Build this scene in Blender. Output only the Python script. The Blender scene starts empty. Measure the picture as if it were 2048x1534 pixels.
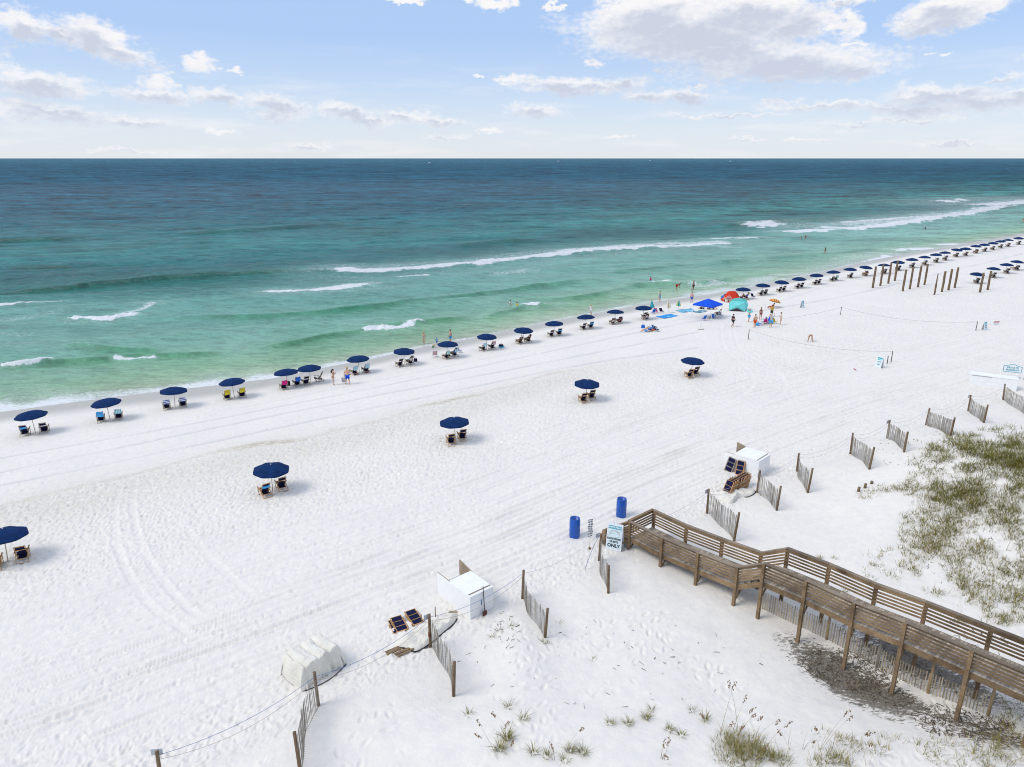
import bpy, bmesh, math, random
import numpy as np
from mathutils import Vector, Matrix, Euler
R = math.radians
random.seed(7)
scene = bpy.context.scene
col = scene.collection

# ------------------------------------------------------------------ camera
FPX, PITCH, CAM_H = 1421.0, R(17.6), 21.3          # focal length in pixels of the 2048 px wide photo
cam_d = bpy.data.cameras.new("camera")
cam = bpy.data.objects.new("camera", cam_d)
col.objects.link(cam)
cam.location = (0, 0, CAM_H)
cam.rotation_euler = (R(90) - PITCH, 0, 0)
cam_d.sensor_width = 36
cam_d.lens = FPX / 2048 * 36
cam_d.clip_start = 0.5
cam_d.clip_end = 120000
scene.camera = cam

# ------------------------------------------------------------------ sun, exposure
SUN_DIR = Vector((-1.6, -0.55, 1.9)).normalized()   # towards the sun
sun_el = math.asin(SUN_DIR.z)
sun_az = math.atan2(SUN_DIR.x, SUN_DIR.y)           # clockwise from +Y
sd = bpy.data.lights.new("sun", 'SUN')
sd.energy = 1.25
sd.angle = R(26)
sd.color = (1.0, 0.95, 0.87)
sun = bpy.data.objects.new("sun", sd)
col.objects.link(sun)
sun.rotation_euler = SUN_DIR.to_track_quat('Z', 'Y').to_euler()
scene.view_settings.view_transform = 'Standard'
scene.view_settings.look = 'None'
scene.view_settings.exposure = 0.66
scene.view_settings.gamma = 1
scene.cycles.filter_width = 1.05
scene.cycles.max_bounces = 6
scene.cycles.diffuse_bounces = 2
scene.cycles.glossy_bounces = 2
scene.cycles.transparent_max_bounces = 8
scene.cycles.volume_bounces = 0
scene.cycles.caustics_reflective = False
scene.cycles.caustics_refractive = False

# ------------------------------------------------------------------ node helpers
class NT:
    def __init__(s, tree):
        s.t = tree; s.n = tree.nodes; s.l = tree.links
    def node(s, typ, **kw):
        n = s.n.new(typ)
        for k, v in kw.items(): setattr(n, k, v)
        return n
    def put(s, sock, v):
        if isinstance(v, bpy.types.NodeSocket): s.l.new(v, sock)
        elif v is not None: sock.default_value = v
    def math(s, op, a, b=None, c=None, clamp=False):
        n = s.node('ShaderNodeMath', operation=op); n.use_clamp = clamp
        s.put(n.inputs[0], a)
        if b is not None: s.put(n.inputs[1], b)
        if c is not None: s.put(n.inputs[2], c)
        return n.outputs[0]
    def vmath(s, op, a, b=None):
        n = s.node('ShaderNodeVectorMath', operation=op)
        s.put(n.inputs[0], a)
        if b is not None: s.put(n.inputs[1], b)
        return n.outputs['Value'] if op in ('LENGTH', 'DOT_PRODUCT') else n.outputs[0]
    def mix(s, f, a, b, blend='MIX'):
        n = s.node('ShaderNodeMix', data_type='RGBA', blend_type=blend)
        s.put(n.inputs[0], f)
        s.put(n.inputs[6], a if isinstance(a, bpy.types.NodeSocket) else tuple(a) + (1,))
        s.put(n.inputs[7], b if isinstance(b, bpy.types.NodeSocket) else tuple(b) + (1,))
        return n.outputs[2]
    def noise(s, vec, scale, detail=3, rough=.55, dist=0.0):
        n = s.node('ShaderNodeTexNoise'); s.put(n.inputs['Vector'], vec)
        n.inputs['Scale'].default_value = scale; n.inputs['Detail'].default_value = detail
        n.inputs['Roughness'].default_value = rough; n.inputs['Distortion'].default_value = dist
        return n.outputs['Fac']
    def mapr(s, v, a, b, c=0., d=1., smooth=False):
        n = s.node('ShaderNodeMapRange'); n.clamp = True
        if smooth: n.interpolation_type = 'SMOOTHSTEP'
        s.put(n.inputs[0], v)
        for i, x in enumerate((a, b, c, d)): s.put(n.inputs[i + 1], x)
        return n.outputs[0]
    def scalev(s, vec, sc, loc=(0, 0, 0), rot=(0, 0, 0)):
        n = s.node('ShaderNodeMapping'); s.put(n.inputs[0], vec)
        n.inputs['Location'].default_value = loc; n.inputs['Rotation'].default_value = rot; n.inputs['Scale'].default_value = sc
        return n.outputs[0]
    def attr(s, name):
        return s.node('ShaderNodeAttribute', attribute_name=name)
    def ramp(s, v, stops, interp='LINEAR'):
        n = s.node('ShaderNodeValToRGB'); s.put(n.inputs[0], v)
        r = n.color_ramp; r.interpolation = interp
        while len(r.elements) < len(stops): r.elements.new(.5)
        for e, (p, c) in zip(r.elements, stops):
            e.position = p; e.color = tuple(c) + (1,)
        return n.outputs[0]

# ------------------------------------------------------------------ photo pixel <-> world
SP, CP = math.sin(PITCH), math.cos(PITCH)
def ray(px, py):
    u = (px - 1024) / FPX; v = (py - 767) / FPX
    return u, CP - v * SP, -(SP + v * CP)           # world x, y, z per unit of depth
def on_plane(px, py, z=0.0):
    x, y, dz = ray(px, py)
    t = (z - CAM_H) / dz
    return x * t, y * t
def project(x, y, z):
    h = z - CAM_H
    d = y * CP - h * SP; up = y * SP + h * CP
    return 1024 + FPX * x / d, 767 - FPX * up / d
def z_for(x, y, py):                                # height of a point over (x, y) seen at row py
    v = (py - 767) / FPX
    # up = -v*d ; up = y SP + h CP ; d = y CP - h SP
    h = -(y * SP + v * y * CP) / (CP - v * SP)
    return CAM_H + h

# ------------------------------------------------------------------ world: Nishita sky and procedural clouds
world = bpy.data.worlds.new("World"); scene.world = world; world.use_nodes = True
W = NT(world.node_tree); W.n.clear()
tc = W.node('ShaderNodeTexCoord'); sep = W.node('ShaderNodeSeparateXYZ')
W.l.new(tc.outputs['Generated'], sep.inputs[0])
az = W.math('MULTIPLY', W.math('ARCTAN2', sep.outputs[0], sep.outputs[1]), 57.29578)
el = W.math('MULTIPLY', W.math('ARCSINE', sep.outputs[2]), 57.29578)
ae = W.node('ShaderNodeCombineXYZ'); W.l.new(az, ae.inputs[0]); W.l.new(el, ae.inputs[1]); ae = ae.outputs[0]
sky = W.node('ShaderNodeTexSky'); sky.sky_type = 'NISHITA'; sky.sun_disc = False
sky.sun_elevation = sun_el; sky.sun_rotation = sun_az % (2 * math.pi)
sky.air_density = 1.0; sky.dust_density = 0.6; sky.ozone_density = 1.6
def azel(px, py):
    x, y, z = ray(px, py); l = math.sqrt(x * x + y * y + z * z)
    return math.degrees(math.atan2(x, y)), math.degrees(math.asin(z / l))
# cx, cy, half width, half height (photo px), tilt, thickness
CLOUDS = [
 (1385,62,235,62,2,1.0),(1300,35,110,45,0,.9),(1500,28,160,42,0,.95),(1590,45,75,30,0,.8),(1560,128,215,42,0,1.0),(1470,100,150,40,0,.9),(1700,140,80,22,0,.8),
 (1692,45,34,28,0,.55),(1905,22,95,32,-4,.9),(1840,50,60,20,10,.7),(1960,25,50,22,-10,.7),(1700,8,60,10,0,.35),(1700,82,34,9,0,.25),(1330,146,22,6,0,.3),
 (45,52,62,30,10,.85),(105,72,55,22,10,.7),(200,80,85,34,18,.95),(250,100,55,22,22,.8),(398,126,40,19,5,.75),(465,140,20,7,0,.4),
 (70,168,110,26,4,.9),(150,182,35,18,8,.7),(316,163,34,18,0,.85),(300,190,100,15,5,.65),(430,195,60,18,5,.75),(110,225,120,20,8,.7),(30,215,50,24,0,.7),(260,245,150,14,3,.55),
 (555,208,70,22,8,.7),(560,228,60,14,0,.6),(690,222,60,16,8,.7),(730,238,120,14,5,.65),(820,232,70,14,8,.6),(880,246,60,11,4,.5),(450,268,36,7,0,.6),(975,262,34,7,0,.65),
 (620,292,60,6,0,.45),(890,275,60,5,0,.35),(1150,172,150,17,3,.8),(1240,165,60,16,0,.7),(1360,193,75,15,0,.8),(1290,192,60,12,0,.7),(1070,222,58,15,2,.75),(1020,160,35,8,0,.5),
 (1190,127,16,7,0,.5),(1000,8,36,13,0,.7),(820,2,40,7,0,.5),(950,3,30,7,0,.4),(1100,14,14,9,-20,.4),(956,150,14,4,0,.45),
 (1870,188,130,22,0,.85),(1960,205,130,20,4,.75),(2030,192,60,14,0,.8),(1650,212,170,13,2,.6),(1830,218,190,14,3,.65),(1450,229,170,7,0,.45),(2000,160,70,9,-4,.4),(1830,240,150,10,0,.4),
 (1400,176,30,5,0,.3),(1880,113,18,5,0,.35),(1900,288,110,6,0,.4),(1700,246,120,8,0,.4),(1240,274,40,4,0,.3),(1500,277,60,4,0,.25),(1560,200,60,5,0,.3),(2100,100,60,25,0,.7),(-80,120,90,50,0,.8),
 (260,300,120,7,0,.25),(1620,276,60,5,0,.25)]
wn1 = W.node('ShaderNodeTexNoise'); W.put(wn1.inputs['Vector'], W.scalev(ae, (.45, .9, 1))); wn1.inputs['Scale'].default_value = .7; wn1.inputs['Detail'].default_value = 3
wn2 = W.node('ShaderNodeTexNoise'); W.put(wn2.inputs['Vector'], W.scalev(ae, (1, 1.6, 1))); wn2.inputs['Scale'].default_value = 1.6; wn2.inputs['Detail'].default_value = 4
aew = W.vmath('ADD', ae, W.vmath('MULTIPLY', W.vmath('SUBTRACT', wn1.outputs['Color'], (.5, .5, .5)), (4.2, 1.1, 0)))
aew = W.vmath('ADD', aew, W.vmath('MULTIPLY', W.vmath('SUBTRACT', wn2.outputs['Color'], (.5, .5, .5)), (2.0, 1.0, 0)))
mask = None; base = None
for cx, cy, rw, rh, tilt, th in CLOUDS:
    a, e = azel(cx, cy); a2, _ = azel(cx + 10, cy); _, e2 = azel(cx, cy + 10)
    k_ = 1.34 if rw < 120 else 1.15
    rw_, rh_ = rw * abs(a2 - a) / 10 * k_, rh * abs(e2 - e) / 10 * k_ * 1.05
    sub = W.vmath('SUBTRACT', aew, (a, e, 0))
    p = W.scalev(sub, (1 / rw_, 1 / rh_, 1)) if tilt == 0 else W.scalev(W.scalev(sub, (1, 1, 1), rot=(0, 0, R(tilt))), (1 / rw_, 1 / rh_, 1))
    m = W.math('MULTIPLY_ADD', W.vmath('LENGTH', p), -1.0, th * .42 + .76)     # th at the centre, falling to the rim
    mask = m if mask is None else W.math('MAXIMUM', mask, m)
    if rw > 50:
        sp = W.node('ShaderNodeSeparateXYZ'); W.l.new(p, sp.inputs[0])
        b = W.math('SUBTRACT', m, W.math('MULTIPLY', sp.outputs[1], .62))
        base = b if base is None else W.math('MAXIMUM', base, b)
# billows: stretched noise in azimuth / elevation
nv = W.scalev(ae, (.62, 1.15, 1))
n1 = W.noise(nv, .50, 6, .56, .15)
nv2 = W.scalev(ae, (.62, 1.15, 1), loc=(.16, -.30, 0))
n2 = W.noise(nv2, .50, 6, .56, .15)
fine = W.noise(W.scalev(ae, (.9, 1.7, 1)), 2.4, 7, .62)
dens = W.math('ADD', mask, W.math('MULTIPLY', W.math('SUBTRACT', n1, .5), .85))
dens = W.math('ADD', dens, W.math('MULTIPLY', W.math('SUBTRACT', fine, .5), .62))
cov = W.mapr(dens, .03, W.mapr(el, 3., 12., .80, .48), 0, 1, True)
# thin veil low over the sea and loose cumulus above the frame (these light the scene and the water)
veil = W.math('MULTIPLY', W.mapr(W.noise(W.scalev(ae, (.10, .75, 1)), 1.0, 6, .6), .50, .70), W.math('MULTIPLY', W.mapr(el, 8.5, 2.5), .5))
high = W.math('MULTIPLY', W.mapr(W.noise(tc.outputs['Generated'], 5.0, 6, .6), .40, .58), W.math('MULTIPLY', W.mapr(el, 17., 26.), 1.0))
cov = W.math('MAXIMUM', W.math('MULTIPLY', cov, W.mapr(el, 2., 9., .80, .98)), W.math('MAXIMUM', veil, high))
shade = W.math('ADD', W.math('MULTIPLY', W.mapr(base, .15, 1.25, 0, 1, True), 1.15), W.math('MULTIPLY', W.math('SUBTRACT', n1, n2), -1.7))
shade = W.math('ADD', shade, W.math('MULTIPLY', W.math('SUBTRACT', fine, .5), -.6), clamp=True)
ccol = W.ramp(shade, [(0, (.61, .60, .605)), (.35, (.55, .555, .58)), (.7, (.455, .475, .53)), (1, (.39, .415, .485))])
# clear sky: Nishita evened towards the pale haze band the photo shows
hz = W.ramp(W.math('DIVIDE', el, 60.), [(0, (.505, .535, .575)), (.03, (.465, .515, .59)), (.08, (.365, .455, .60)), (.14, (.278, .39, .60)), (.25, (.29, .40, .60)), (.5, (.26, .42, .80)), (1, (.22, .37, .74))])
SKY_STR = 0.09
nish = W.mix(1.0, sky.outputs[0], (1, 1, 1), 'MULTIPLY')
clear = W.mix(.85, nish, W.vmath('MULTIPLY', hz, (1 / SKY_STR,) * 3))
cl = W.vmath('MULTIPLY', ccol, (1 / SKY_STR,) * 3)
full = W.mix(cov, clear, cl)
bg = W.node('ShaderNodeBackground'); W.l.new(full, bg.inputs[0]); bg.inputs[1].default_value = SKY_STR
wo = W.node('ShaderNodeOutputWorld'); W.l.new(bg.outputs[0], wo.inputs[0])
world.cycles.sampling_method = 'MANUAL'; world.cycles.sample_map_resolution = 512

# ------------------------------------------------------------------ materials
def mat(name):
    m = bpy.data.materials.new(name); m.use_nodes = True
    t = NT(m.node_tree); t.n.clear()
    b = t.node('ShaderNodeBsdfPrincipled'); o = t.node('ShaderNodeOutputMaterial')
    t.l.new(b.outputs[0], o.inputs[0])
    return m, t, b
def simple(name, c, rough=.7, var=.15, scale=6., spec=.3, bump=0., wear=None, metal=0.):
    m, t, b = mat(name)
    tcn = t.node('ShaderNodeTexCoord').outputs['Object']
    n = t.noise(tcn, scale, 4, .6)
    lo = tuple(x * (1 - var) for x in c); hi = tuple(min(1, x * (1 + var)) for x in c)
    cc = t.mix(t.mapr(n, .3, .7), lo, hi)
    if wear: cc = t.mix(t.mapr(t.noise(tcn, scale * .6, 6, .7), .58, .72), cc, wear)
    t.put(b.inputs['Base Color'], cc)
    b.inputs['Roughness'].default_value = rough; b.inputs['Specular IOR Level'].default_value = spec
    b.inputs['Metallic'].default_value = metal
    if bump:
        bm_ = t.node('ShaderNodeBump'); t.put(bm_.inputs['Height'], t.noise(tcn, scale * 5, 4, .6))
        bm_.inputs['Strength'].default_value = bump; bm_.inputs['Distance'].default_value = .01 if bump < .9 else .05
        t.l.new(bm_.outputs[0], b.inputs['Normal'])
    return m
# ------------------------------------------------------------------ numpy noise
def h2(ix, iy, seed=0):
    n = (ix.astype(np.int64) * 374761393 + iy.astype(np.int64) * 668265263 + seed * 982451653) & 0x7fffffff
    n = ((n ^ (n >> 13)) * 1274126177) & 0x7fffffff
    return ((n ^ (n >> 16)) & 0xffffff) / float(0xffffff)
def vnoise(x, y, seed=0):
    xi = np.floor(x); yi = np.floor(y); fx = x - xi; fy = y - yi
    fx = fx * fx * (3 - 2 * fx); fy = fy * fy * (3 - 2 * fy)
    a = h2(xi, yi, seed); b = h2(xi + 1, yi, seed); c = h2(xi, yi + 1, seed); d = h2(xi + 1, yi + 1, seed)
    return (a + (b - a) * fx) * (1 - fy) + (c + (d - c) * fx) * fy
def fbm(x, y, seed=0, o=4):
    s = 0; a = .5; t = 0
    for i in range(o):
        s = s + a * vnoise(x * 2 ** i + i * 17.3, y * 2 ** i - i * 9.1, seed + i); t += a; a *= .5
    return s / t
def sm(x, a, b):
    t = np.clip((x - a) / (b - a), 0, 1); return t * t * (3 - 2 * t)
def dents(x, y, cell, seed, keep, ang, along=.17, across=.09):
    """footprint-like hollows, one per jittered cell: returns 0..1"""
    out = np.zeros_like(x); rim = np.zeros_like(x)
    cx = np.floor(x / cell); cy = np.floor(y / cell)
    for i in (-1, 0, 1):
        for j in (-1, 0, 1):
            gx, gy = cx + i, cy + j
            r1 = h2(gx, gy, seed); r2 = h2(gx, gy, seed + 1); r3 = h2(gx, gy, seed + 2); r4 = h2(gx, gy, seed + 3)
            px = (gx + .1 + .8 * r1) * cell; py = (gy + .1 + .8 * r2) * cell
            a = ang + (r3 - .5) * 2.4; ca, sa = np.cos(a), np.sin(a)
            dx, dy = x - px, y - py
            q = ((dx * ca + dy * sa) / along) ** 2 + ((-dx * sa + dy * ca) / across) ** 2
            on = (r4 < keep)
            out = np.maximum(out, np.exp(-q) * on * (.5 + .5 * r1))
            rim = np.maximum(rim, np.exp(-(np.sqrt(q) - 1.7) ** 2 * 3) * on)
    return out - .28 * rim

# ------------------------------------------------------------------ lay of the land
SEA_Z = -0.9
shore_px = [(-500, 880), (-250, 852), (0, 824), (150, 804), (317, 783), (437, 770), (543, 757), (658, 733), (746, 717), (848, 693), (952, 675), (1089, 645), (1203, 624),
            (1321, 602), (1409, 590), (1481, 578), (1560, 561), (1655, 542), (1715, 526), (1777, 514), (1870, 497), (1917, 489), (1980, 479), (2048, 467.5)]
shore = np.array([on_plane(a, b, SEA_Z) for a, b in shore_px])
e = shore[-1] + (shore[-1] - shore[-4]) / np.linalg.norm(shore[-1] - shore[-4]) * 900
shore = np.vstack([shore[0] + (shore[0] - shore[3]) * 12, shore, e])
SHORE_ANG = math.atan2(shore[14][1] - shore[6][1], shore[14][0] - shore[6][0])
def sdist(x, y):                                    # metres inland of the waterline (negative = sea)
    return (np.interp(x, shore[:, 0], shore[:, 1]) - y) * .80
fence_px = [(-400, 1760), (312, 1600), (637, 1411), (861, 1294), (1045, 1196), (1198, 1121), (1414, 1027), (1514, 985), (1594, 942), (1701, 907), (1774, 876), (1852, 849), (1936, 822), (2006, 800), (2200, 745)]
fence_w = np.array([on_plane(a, b, 0) for a, b in fence_px])
def rdist(x, y):                                    # metres landward of the sand-fence line
    return (np.interp(x, fence_w[:, 0], fence_w[:, 1]) - y) * .80
DUNE = [on_plane(2080, 960, 0) + (11, 8.5, 2.6), on_plane(2160, 1080, 0) + (8, 8, 1.2), on_plane(1040, 1335, 0) + (1.3, 3.2, .38), on_plane(1250, 1500, 0) + (6, 2.6, .5),
        on_plane(1960, 1560, 0) + (4, 2.0, .7), on_plane(1720, 1350, 0) + (2.6, 2.0, -.35), on_plane(700, 1480, 0) + (4, 2.5, .25)]
def ground(x, y):
    x = np.asarray(x, float); y = np.asarray(y, float)
    s = sdist(x, y)
    z = SEA_Z + .9 * sm(s, -3, 17) - .9 * sm(0 * s, -3, 17)
    z = z - np.clip(-s, 0, 40) * .06
    r = rdist(x, y)
    w = sm(r, -1.0, 6.0)
    z = z + w * (fbm(x * .16 + 3, y * .16, 5, 3) - .5) * .55
    for cx, cy, sx, sy, h in DUNE:
        z = z + h * np.exp(-((x - cx) / sx) ** 2 - ((y - cy) / sy) ** 2) * sm(r, -3, 3)
    return z
def gz(x, y): return float(ground(x, y))
def hit(px, py):
    x, y = on_plane(px, py, 0)
    for _ in range(12):
        x, y = on_plane(px, py, gz(x, y))
    return x, y
def H(px, py):
    x, y = hit(px, py); return Vector((x, y, gz(x, y)))

def poly_dist(x, y, pts):
    best = np.full(x.shape, 1e9); par = np.zeros(x.shape); acc = 0
    for (ax, ay), (bx, by) in zip(pts[:-1], pts[1:]):
        dx, dy = bx - ax, by - ay; L2 = dx * dx + dy * dy
        t = np.clip(((x - ax) * dx + (y - ay) * dy) / L2, 0, 1)
        d = np.hypot(x - ax - t * dx, y - ay - t * dy)
        m = d < best
        par = np.where(m, acc + t * math.sqrt(L2), par); best = np.where(m, d, best)
        acc += math.sqrt(L2)
    return best, par, acc
def smooth_px(pts, z=0., n=7):
    """Catmull-Rom through points hit on the ground"""
    w = [np.array(on_plane(a, b, z)) for a, b in pts]
    w = [2 * w[0] - w[1]] + w + [2 * w[-1] - w[-2]]
    out = []
    for i in range(1, len(w) - 2):
        for k in range(n):
            t = k / n; p0, p1, p2, p3 = w[i - 1], w[i], w[i + 1], w[i + 2]
            out.append(.5 * (2 * p1 + (p2 - p0) * t + (2 * p0 - 5 * p1 + 4 * p2 - p3) * t * t + (3 * p1 - p0 - 3 * p2 + p3) * t ** 3))
    out.append(w[-2]); return np.array(out)

def fan(y0, y1, ratio, nt, side, off):
    ys = [y0]
    while ys[-1] < y1: ys.append(ys[-1] * (1 + ratio(ys[-1])))
    ys = np.array(ys); t = np.linspace(-1, 1, nt)
    Y = np.repeat(ys[:, None], nt, 1); X = t[None, :] * (side * Y + off)
    return X, Y
def grid_mesh(name, X, Y, Z, attrs, material, colors=None):
    nr, nc = X.shape
    me = bpy.data.meshes.new(name)
    me.vertices.add(nr * nc)
    me.vertices.foreach_set('co', np.stack([X, Y, Z], -1).astype(np.float32).ravel())
    i = np.arange((nr - 1) * (nc - 1)); r = i // (nc - 1); c = i % (nc - 1); v = r * nc + c
    q = np.stack([v, v + 1, v + nc + 1, v + nc], 1).astype(np.int32)
    me.loops.add(q.size); me.loops.foreach_set('vertex_index', q.ravel())
    me.polygons.add(len(q)); me.polygons.foreach_set('loop_start', np.arange(0, q.size, 4, dtype=np.int32))
    me.polygons.foreach_set('use_smooth', np.ones(len(q), bool))
    me.update(calc_edges=True)
    for k, a in attrs.items():
        at = me.attributes.new(k, 'FLOAT', 'POINT'); at.data.foreach_set('value', a.astype(np.float32).ravel())
    for k, a in (colors or {}).items():
        at = me.attributes.new(k, 'FLOAT_COLOR', 'POINT')
        at.data.foreach_set('color', np.concatenate([a, np.ones(a.shape[:2] + (1,))], -1).astype(np.float32).ravel())
    me.materials.append(material)
    o = bpy.data.objects.new(name, me); col.objects.link(o)
    return o

# ---------------------------------------------------- sand
X, Y = fan(13.0, 330.0, lambda y: .0027 if y < 120 else .006, 1250, .84, 9.0)
S = sdist(X, Y); Rr = rdist(X, Y)
Zg = ground(X, Y)
dune = sm(Rr, -.6, 1.2)
# zones
fine_far = 1 - sm(Y, 90, 150)
berm_px = [(-200, 1050), (0, 1003), (250, 947), (420, 905), (600, 872), (720, 843), (860, 806), (960, 782), (1207, 722), (1430, 690), (1600, 640), (1800, 590), (2048, 540)]
berm_w = smooth_px(berm_px)
berm_y = np.interp(X, berm_w[:, 0], berm_w[:, 1])
bd = (berm_y - Y) * .8                               # + = landward of the tan wrack line
tramp = sm(bd, -.3, 1.2) * (1 - dune)
hw_px = [(-300, 1500), (0, 1400), (320, 1290), (640, 1180), (1000, 1050), (1300, 930), (1500, 860), (1750, 780), (2048, 700), (2300, 640)]
hw_w = smooth_px(hw_px)
hy = np.interp(X, hw_w[:, 0], hw_w[:, 1]); hn = (Y - hy) * .8      # across the vehicle lane, + = seaward
lane = sm(hn, -6.0, -4.0) * (1 - sm(hn, 5.5, 10.5)) * (1 - dune)
amp_t = tramp * (1 - .80 * lane) * (.55 + .6 * fbm(X * .12, Y * .12, 3, 3))
amp_s = (1 - sm(bd, -.3, 1.2)) * sm(S, 3.0, 6.0)
patchy = sm(fbm(X * .22, Y * .22, 11, 3), .44, .62)
d1 = dents(X, Y, .31, 21, .80, SHORE_ANG + .15, .13, .06)
d2 = dents(X + 5.3, Y + 2.7, .52, 41, .6, SHORE_ANG + .5, .19, .085)
d3 = dents(X + 1.3, Y + 7.7, .75, 61, .42, SHORE_ANG, .15, .085)
rough = (fbm(X * 2.6, Y * 2.6, 71, 3) - .5)
dz = -(d1 * .085 + d2 * .085) * amp_t + rough * .045 * amp_t
dz += -d3 * .075 * amp_s * (.25 + .75 * patchy) + rough * .012
dz += -(d3 * .075 + d2 * .045 * patchy) * lane * .8 + (fbm(X * 3.1, Y * 3.1, 79, 3) - .5) * .03 * lane
# a walked path along and through the dune side of the fences
path_px = [(1210, 1180), (1300, 1240), (1330, 1290), (1400, 1340)]
pd, pt, pl = poly_dist(X, Y, smooth_px(path_px))
walk = np.exp(-(pd / 1.1) ** 2)
near_f = np.exp(-((Rr + .8) / 2.0) ** 2)
dz += -(d2 * .06) * (walk * .55 + near_f * .35 * patchy) - d1 * .03 * near_f * patchy
scat = sm(fbm(X * .35 + 9, Y * .35, 77, 3), .56, .68)
dz += -d2 * .09 * dune * scat * .8
# wind ripples on the dune side
rip = np.sin((X * .55 + Y * 1.0 + 1.1 * fbm(X * .5, Y * .5, 91, 2) * 3) * 2 * np.pi / .27)
dz += rip * .0032 * dune * sm(fbm(X * .3, Y * .3, 95, 2), .4, .6) * (1 - sm(Y, 35, 50))
dz += (fbm(X * 1.1, Y * 1.1, 97, 3) - .5) * .06 * dune
# thin drag lines along the beach
wet = np.zeros_like(X)  # mask of the drag-line grooves
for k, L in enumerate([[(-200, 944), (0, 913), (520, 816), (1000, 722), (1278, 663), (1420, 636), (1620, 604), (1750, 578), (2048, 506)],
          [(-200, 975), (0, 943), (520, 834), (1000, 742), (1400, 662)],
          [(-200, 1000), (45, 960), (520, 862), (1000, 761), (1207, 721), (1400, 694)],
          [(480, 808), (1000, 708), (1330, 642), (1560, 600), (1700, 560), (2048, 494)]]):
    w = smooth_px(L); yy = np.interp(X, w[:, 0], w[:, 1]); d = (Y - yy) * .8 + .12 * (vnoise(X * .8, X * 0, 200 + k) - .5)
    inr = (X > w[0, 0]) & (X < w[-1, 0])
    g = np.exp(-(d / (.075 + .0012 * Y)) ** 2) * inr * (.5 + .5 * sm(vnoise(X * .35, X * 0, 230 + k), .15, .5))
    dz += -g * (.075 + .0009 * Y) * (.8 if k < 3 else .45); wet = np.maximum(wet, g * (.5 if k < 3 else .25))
# vehicle lane: many ruts running along the beach
rs = np.random.RandomState(5)
for k in range(70):
    n0 = rs.uniform(-5.4, 9.5) if k > 4 else (-4.6, -3.4, -2.0, .3, 2.0)[k]
    gap = 1.55 if k % 2 else 1.7
    wob = (vnoise(X * .03 + k * 7.7, X * 0 + k, 300 + k) - .5) * 3.6
    a0, a1 = rs.uniform(-70, 20), rs.uniform(25, 160)
    inr = sm(X, a0, a0 + 6) * (1 - sm(X, a1, a1 + 10))
    for sgn in (0, gap):
        d = hn - n0 - wob - sgn
        wd = (.12, .07, .05)[k % 3]
        prof = -np.exp(-(d / wd) ** 2) + .55 * np.exp(-((np.abs(d) - .24) / .08) ** 2)
        tread = 1 + (.30 * np.sin((X * .8 + Y * .6) * 2 * np.pi / .17) * (Y < 38) if k % 3 == 0 else 0)
        dz += prof * (.036, .034, .034)[k % 3] * inr * (.5 + vnoise(X * .4, Y * .4, 360 + k)) * (1 - dune) * tread * rs.uniform(.5, 1.0)
# single curved tyre tracks
TR = [([(242, 957), (230, 1015), (228, 1050), (234, 1094), (250, 1134), (275, 1178), (306, 1215), (369, 1259), (420, 1290)], .045),
      ([(273, 950), (264, 994), (267, 1034), (278, 1081), (300, 1125), (337, 1175), (375, 1215), (430, 1250)], .045),
      ([(372, 1050), (387, 1075), (415, 1112), (475, 1165), (520, 1200)], .03),
      ([(1440, 640), (1446, 690), (1475, 722), (1503, 748), (1500, 775), (1460, 800), (1380, 828), (1300, 860)], .04),
      ([(1465, 640), (1475, 690), (1520, 725), (1562, 750), (1568, 778), (1540, 800), (1460, 830), (1380, 850), (1280, 890)], .04),
      ([(1500, 700), (1545, 735), (1590, 790), (1640, 812)], .025),
      ([(1865, 630), (1872, 617), (1900, 608), (1947, 602), (2048, 594)], .03), ([(1896, 628), (1905, 615), (1930, 609), (1975, 604)], .03),
      ([(40, 1290), (150, 1230), (165, 1215), (260, 1175), (360, 1140)], .03),
      ([(870, 740), (1000, 722), (1200, 700), (1330, 690), (1440, 700)], .015),
      ([(1400, 905), (1500, 850), (1620, 800), (1750, 760)], .02), ([(1250, 720), (1500, 700), (1700, 690)], .015)]
for pts, dep in TR:
    w = smooth_px(pts, 0, 6); lo = w.min(0) - 1; hi = w.max(0) + 1
    rows, cols = np.where((X > lo[0]) & (X < hi[0]) & (Y > lo[1]) & (Y < hi[1]))
    x_, y_ = X[rows, cols], Y[rows, cols]
    d, par, tot = poly_dist(x_, y_, w)
    ends = sm(par, 0, tot * .1) * (1 - sm(par, tot * .9, tot))
    wd = .14 + .0012 * y_.mean()
    prof = -np.exp(-(d / wd) ** 4) * dep + dep * .8 * np.exp(-((d - wd * 1.6) / (wd * .45)) ** 2)
    flat = np.exp(-(d / (wd * 1.4)) ** 4) * ends
    dz[rows, cols] = dz[rows, cols] * (1 - .55 * flat) + prof * ends * .5 * (.6 + .8 * vnoise(x_ * 1.3, y_ * 1.3, 333))
Z = Zg + dz * sm(S, .8, 3.5)
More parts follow.
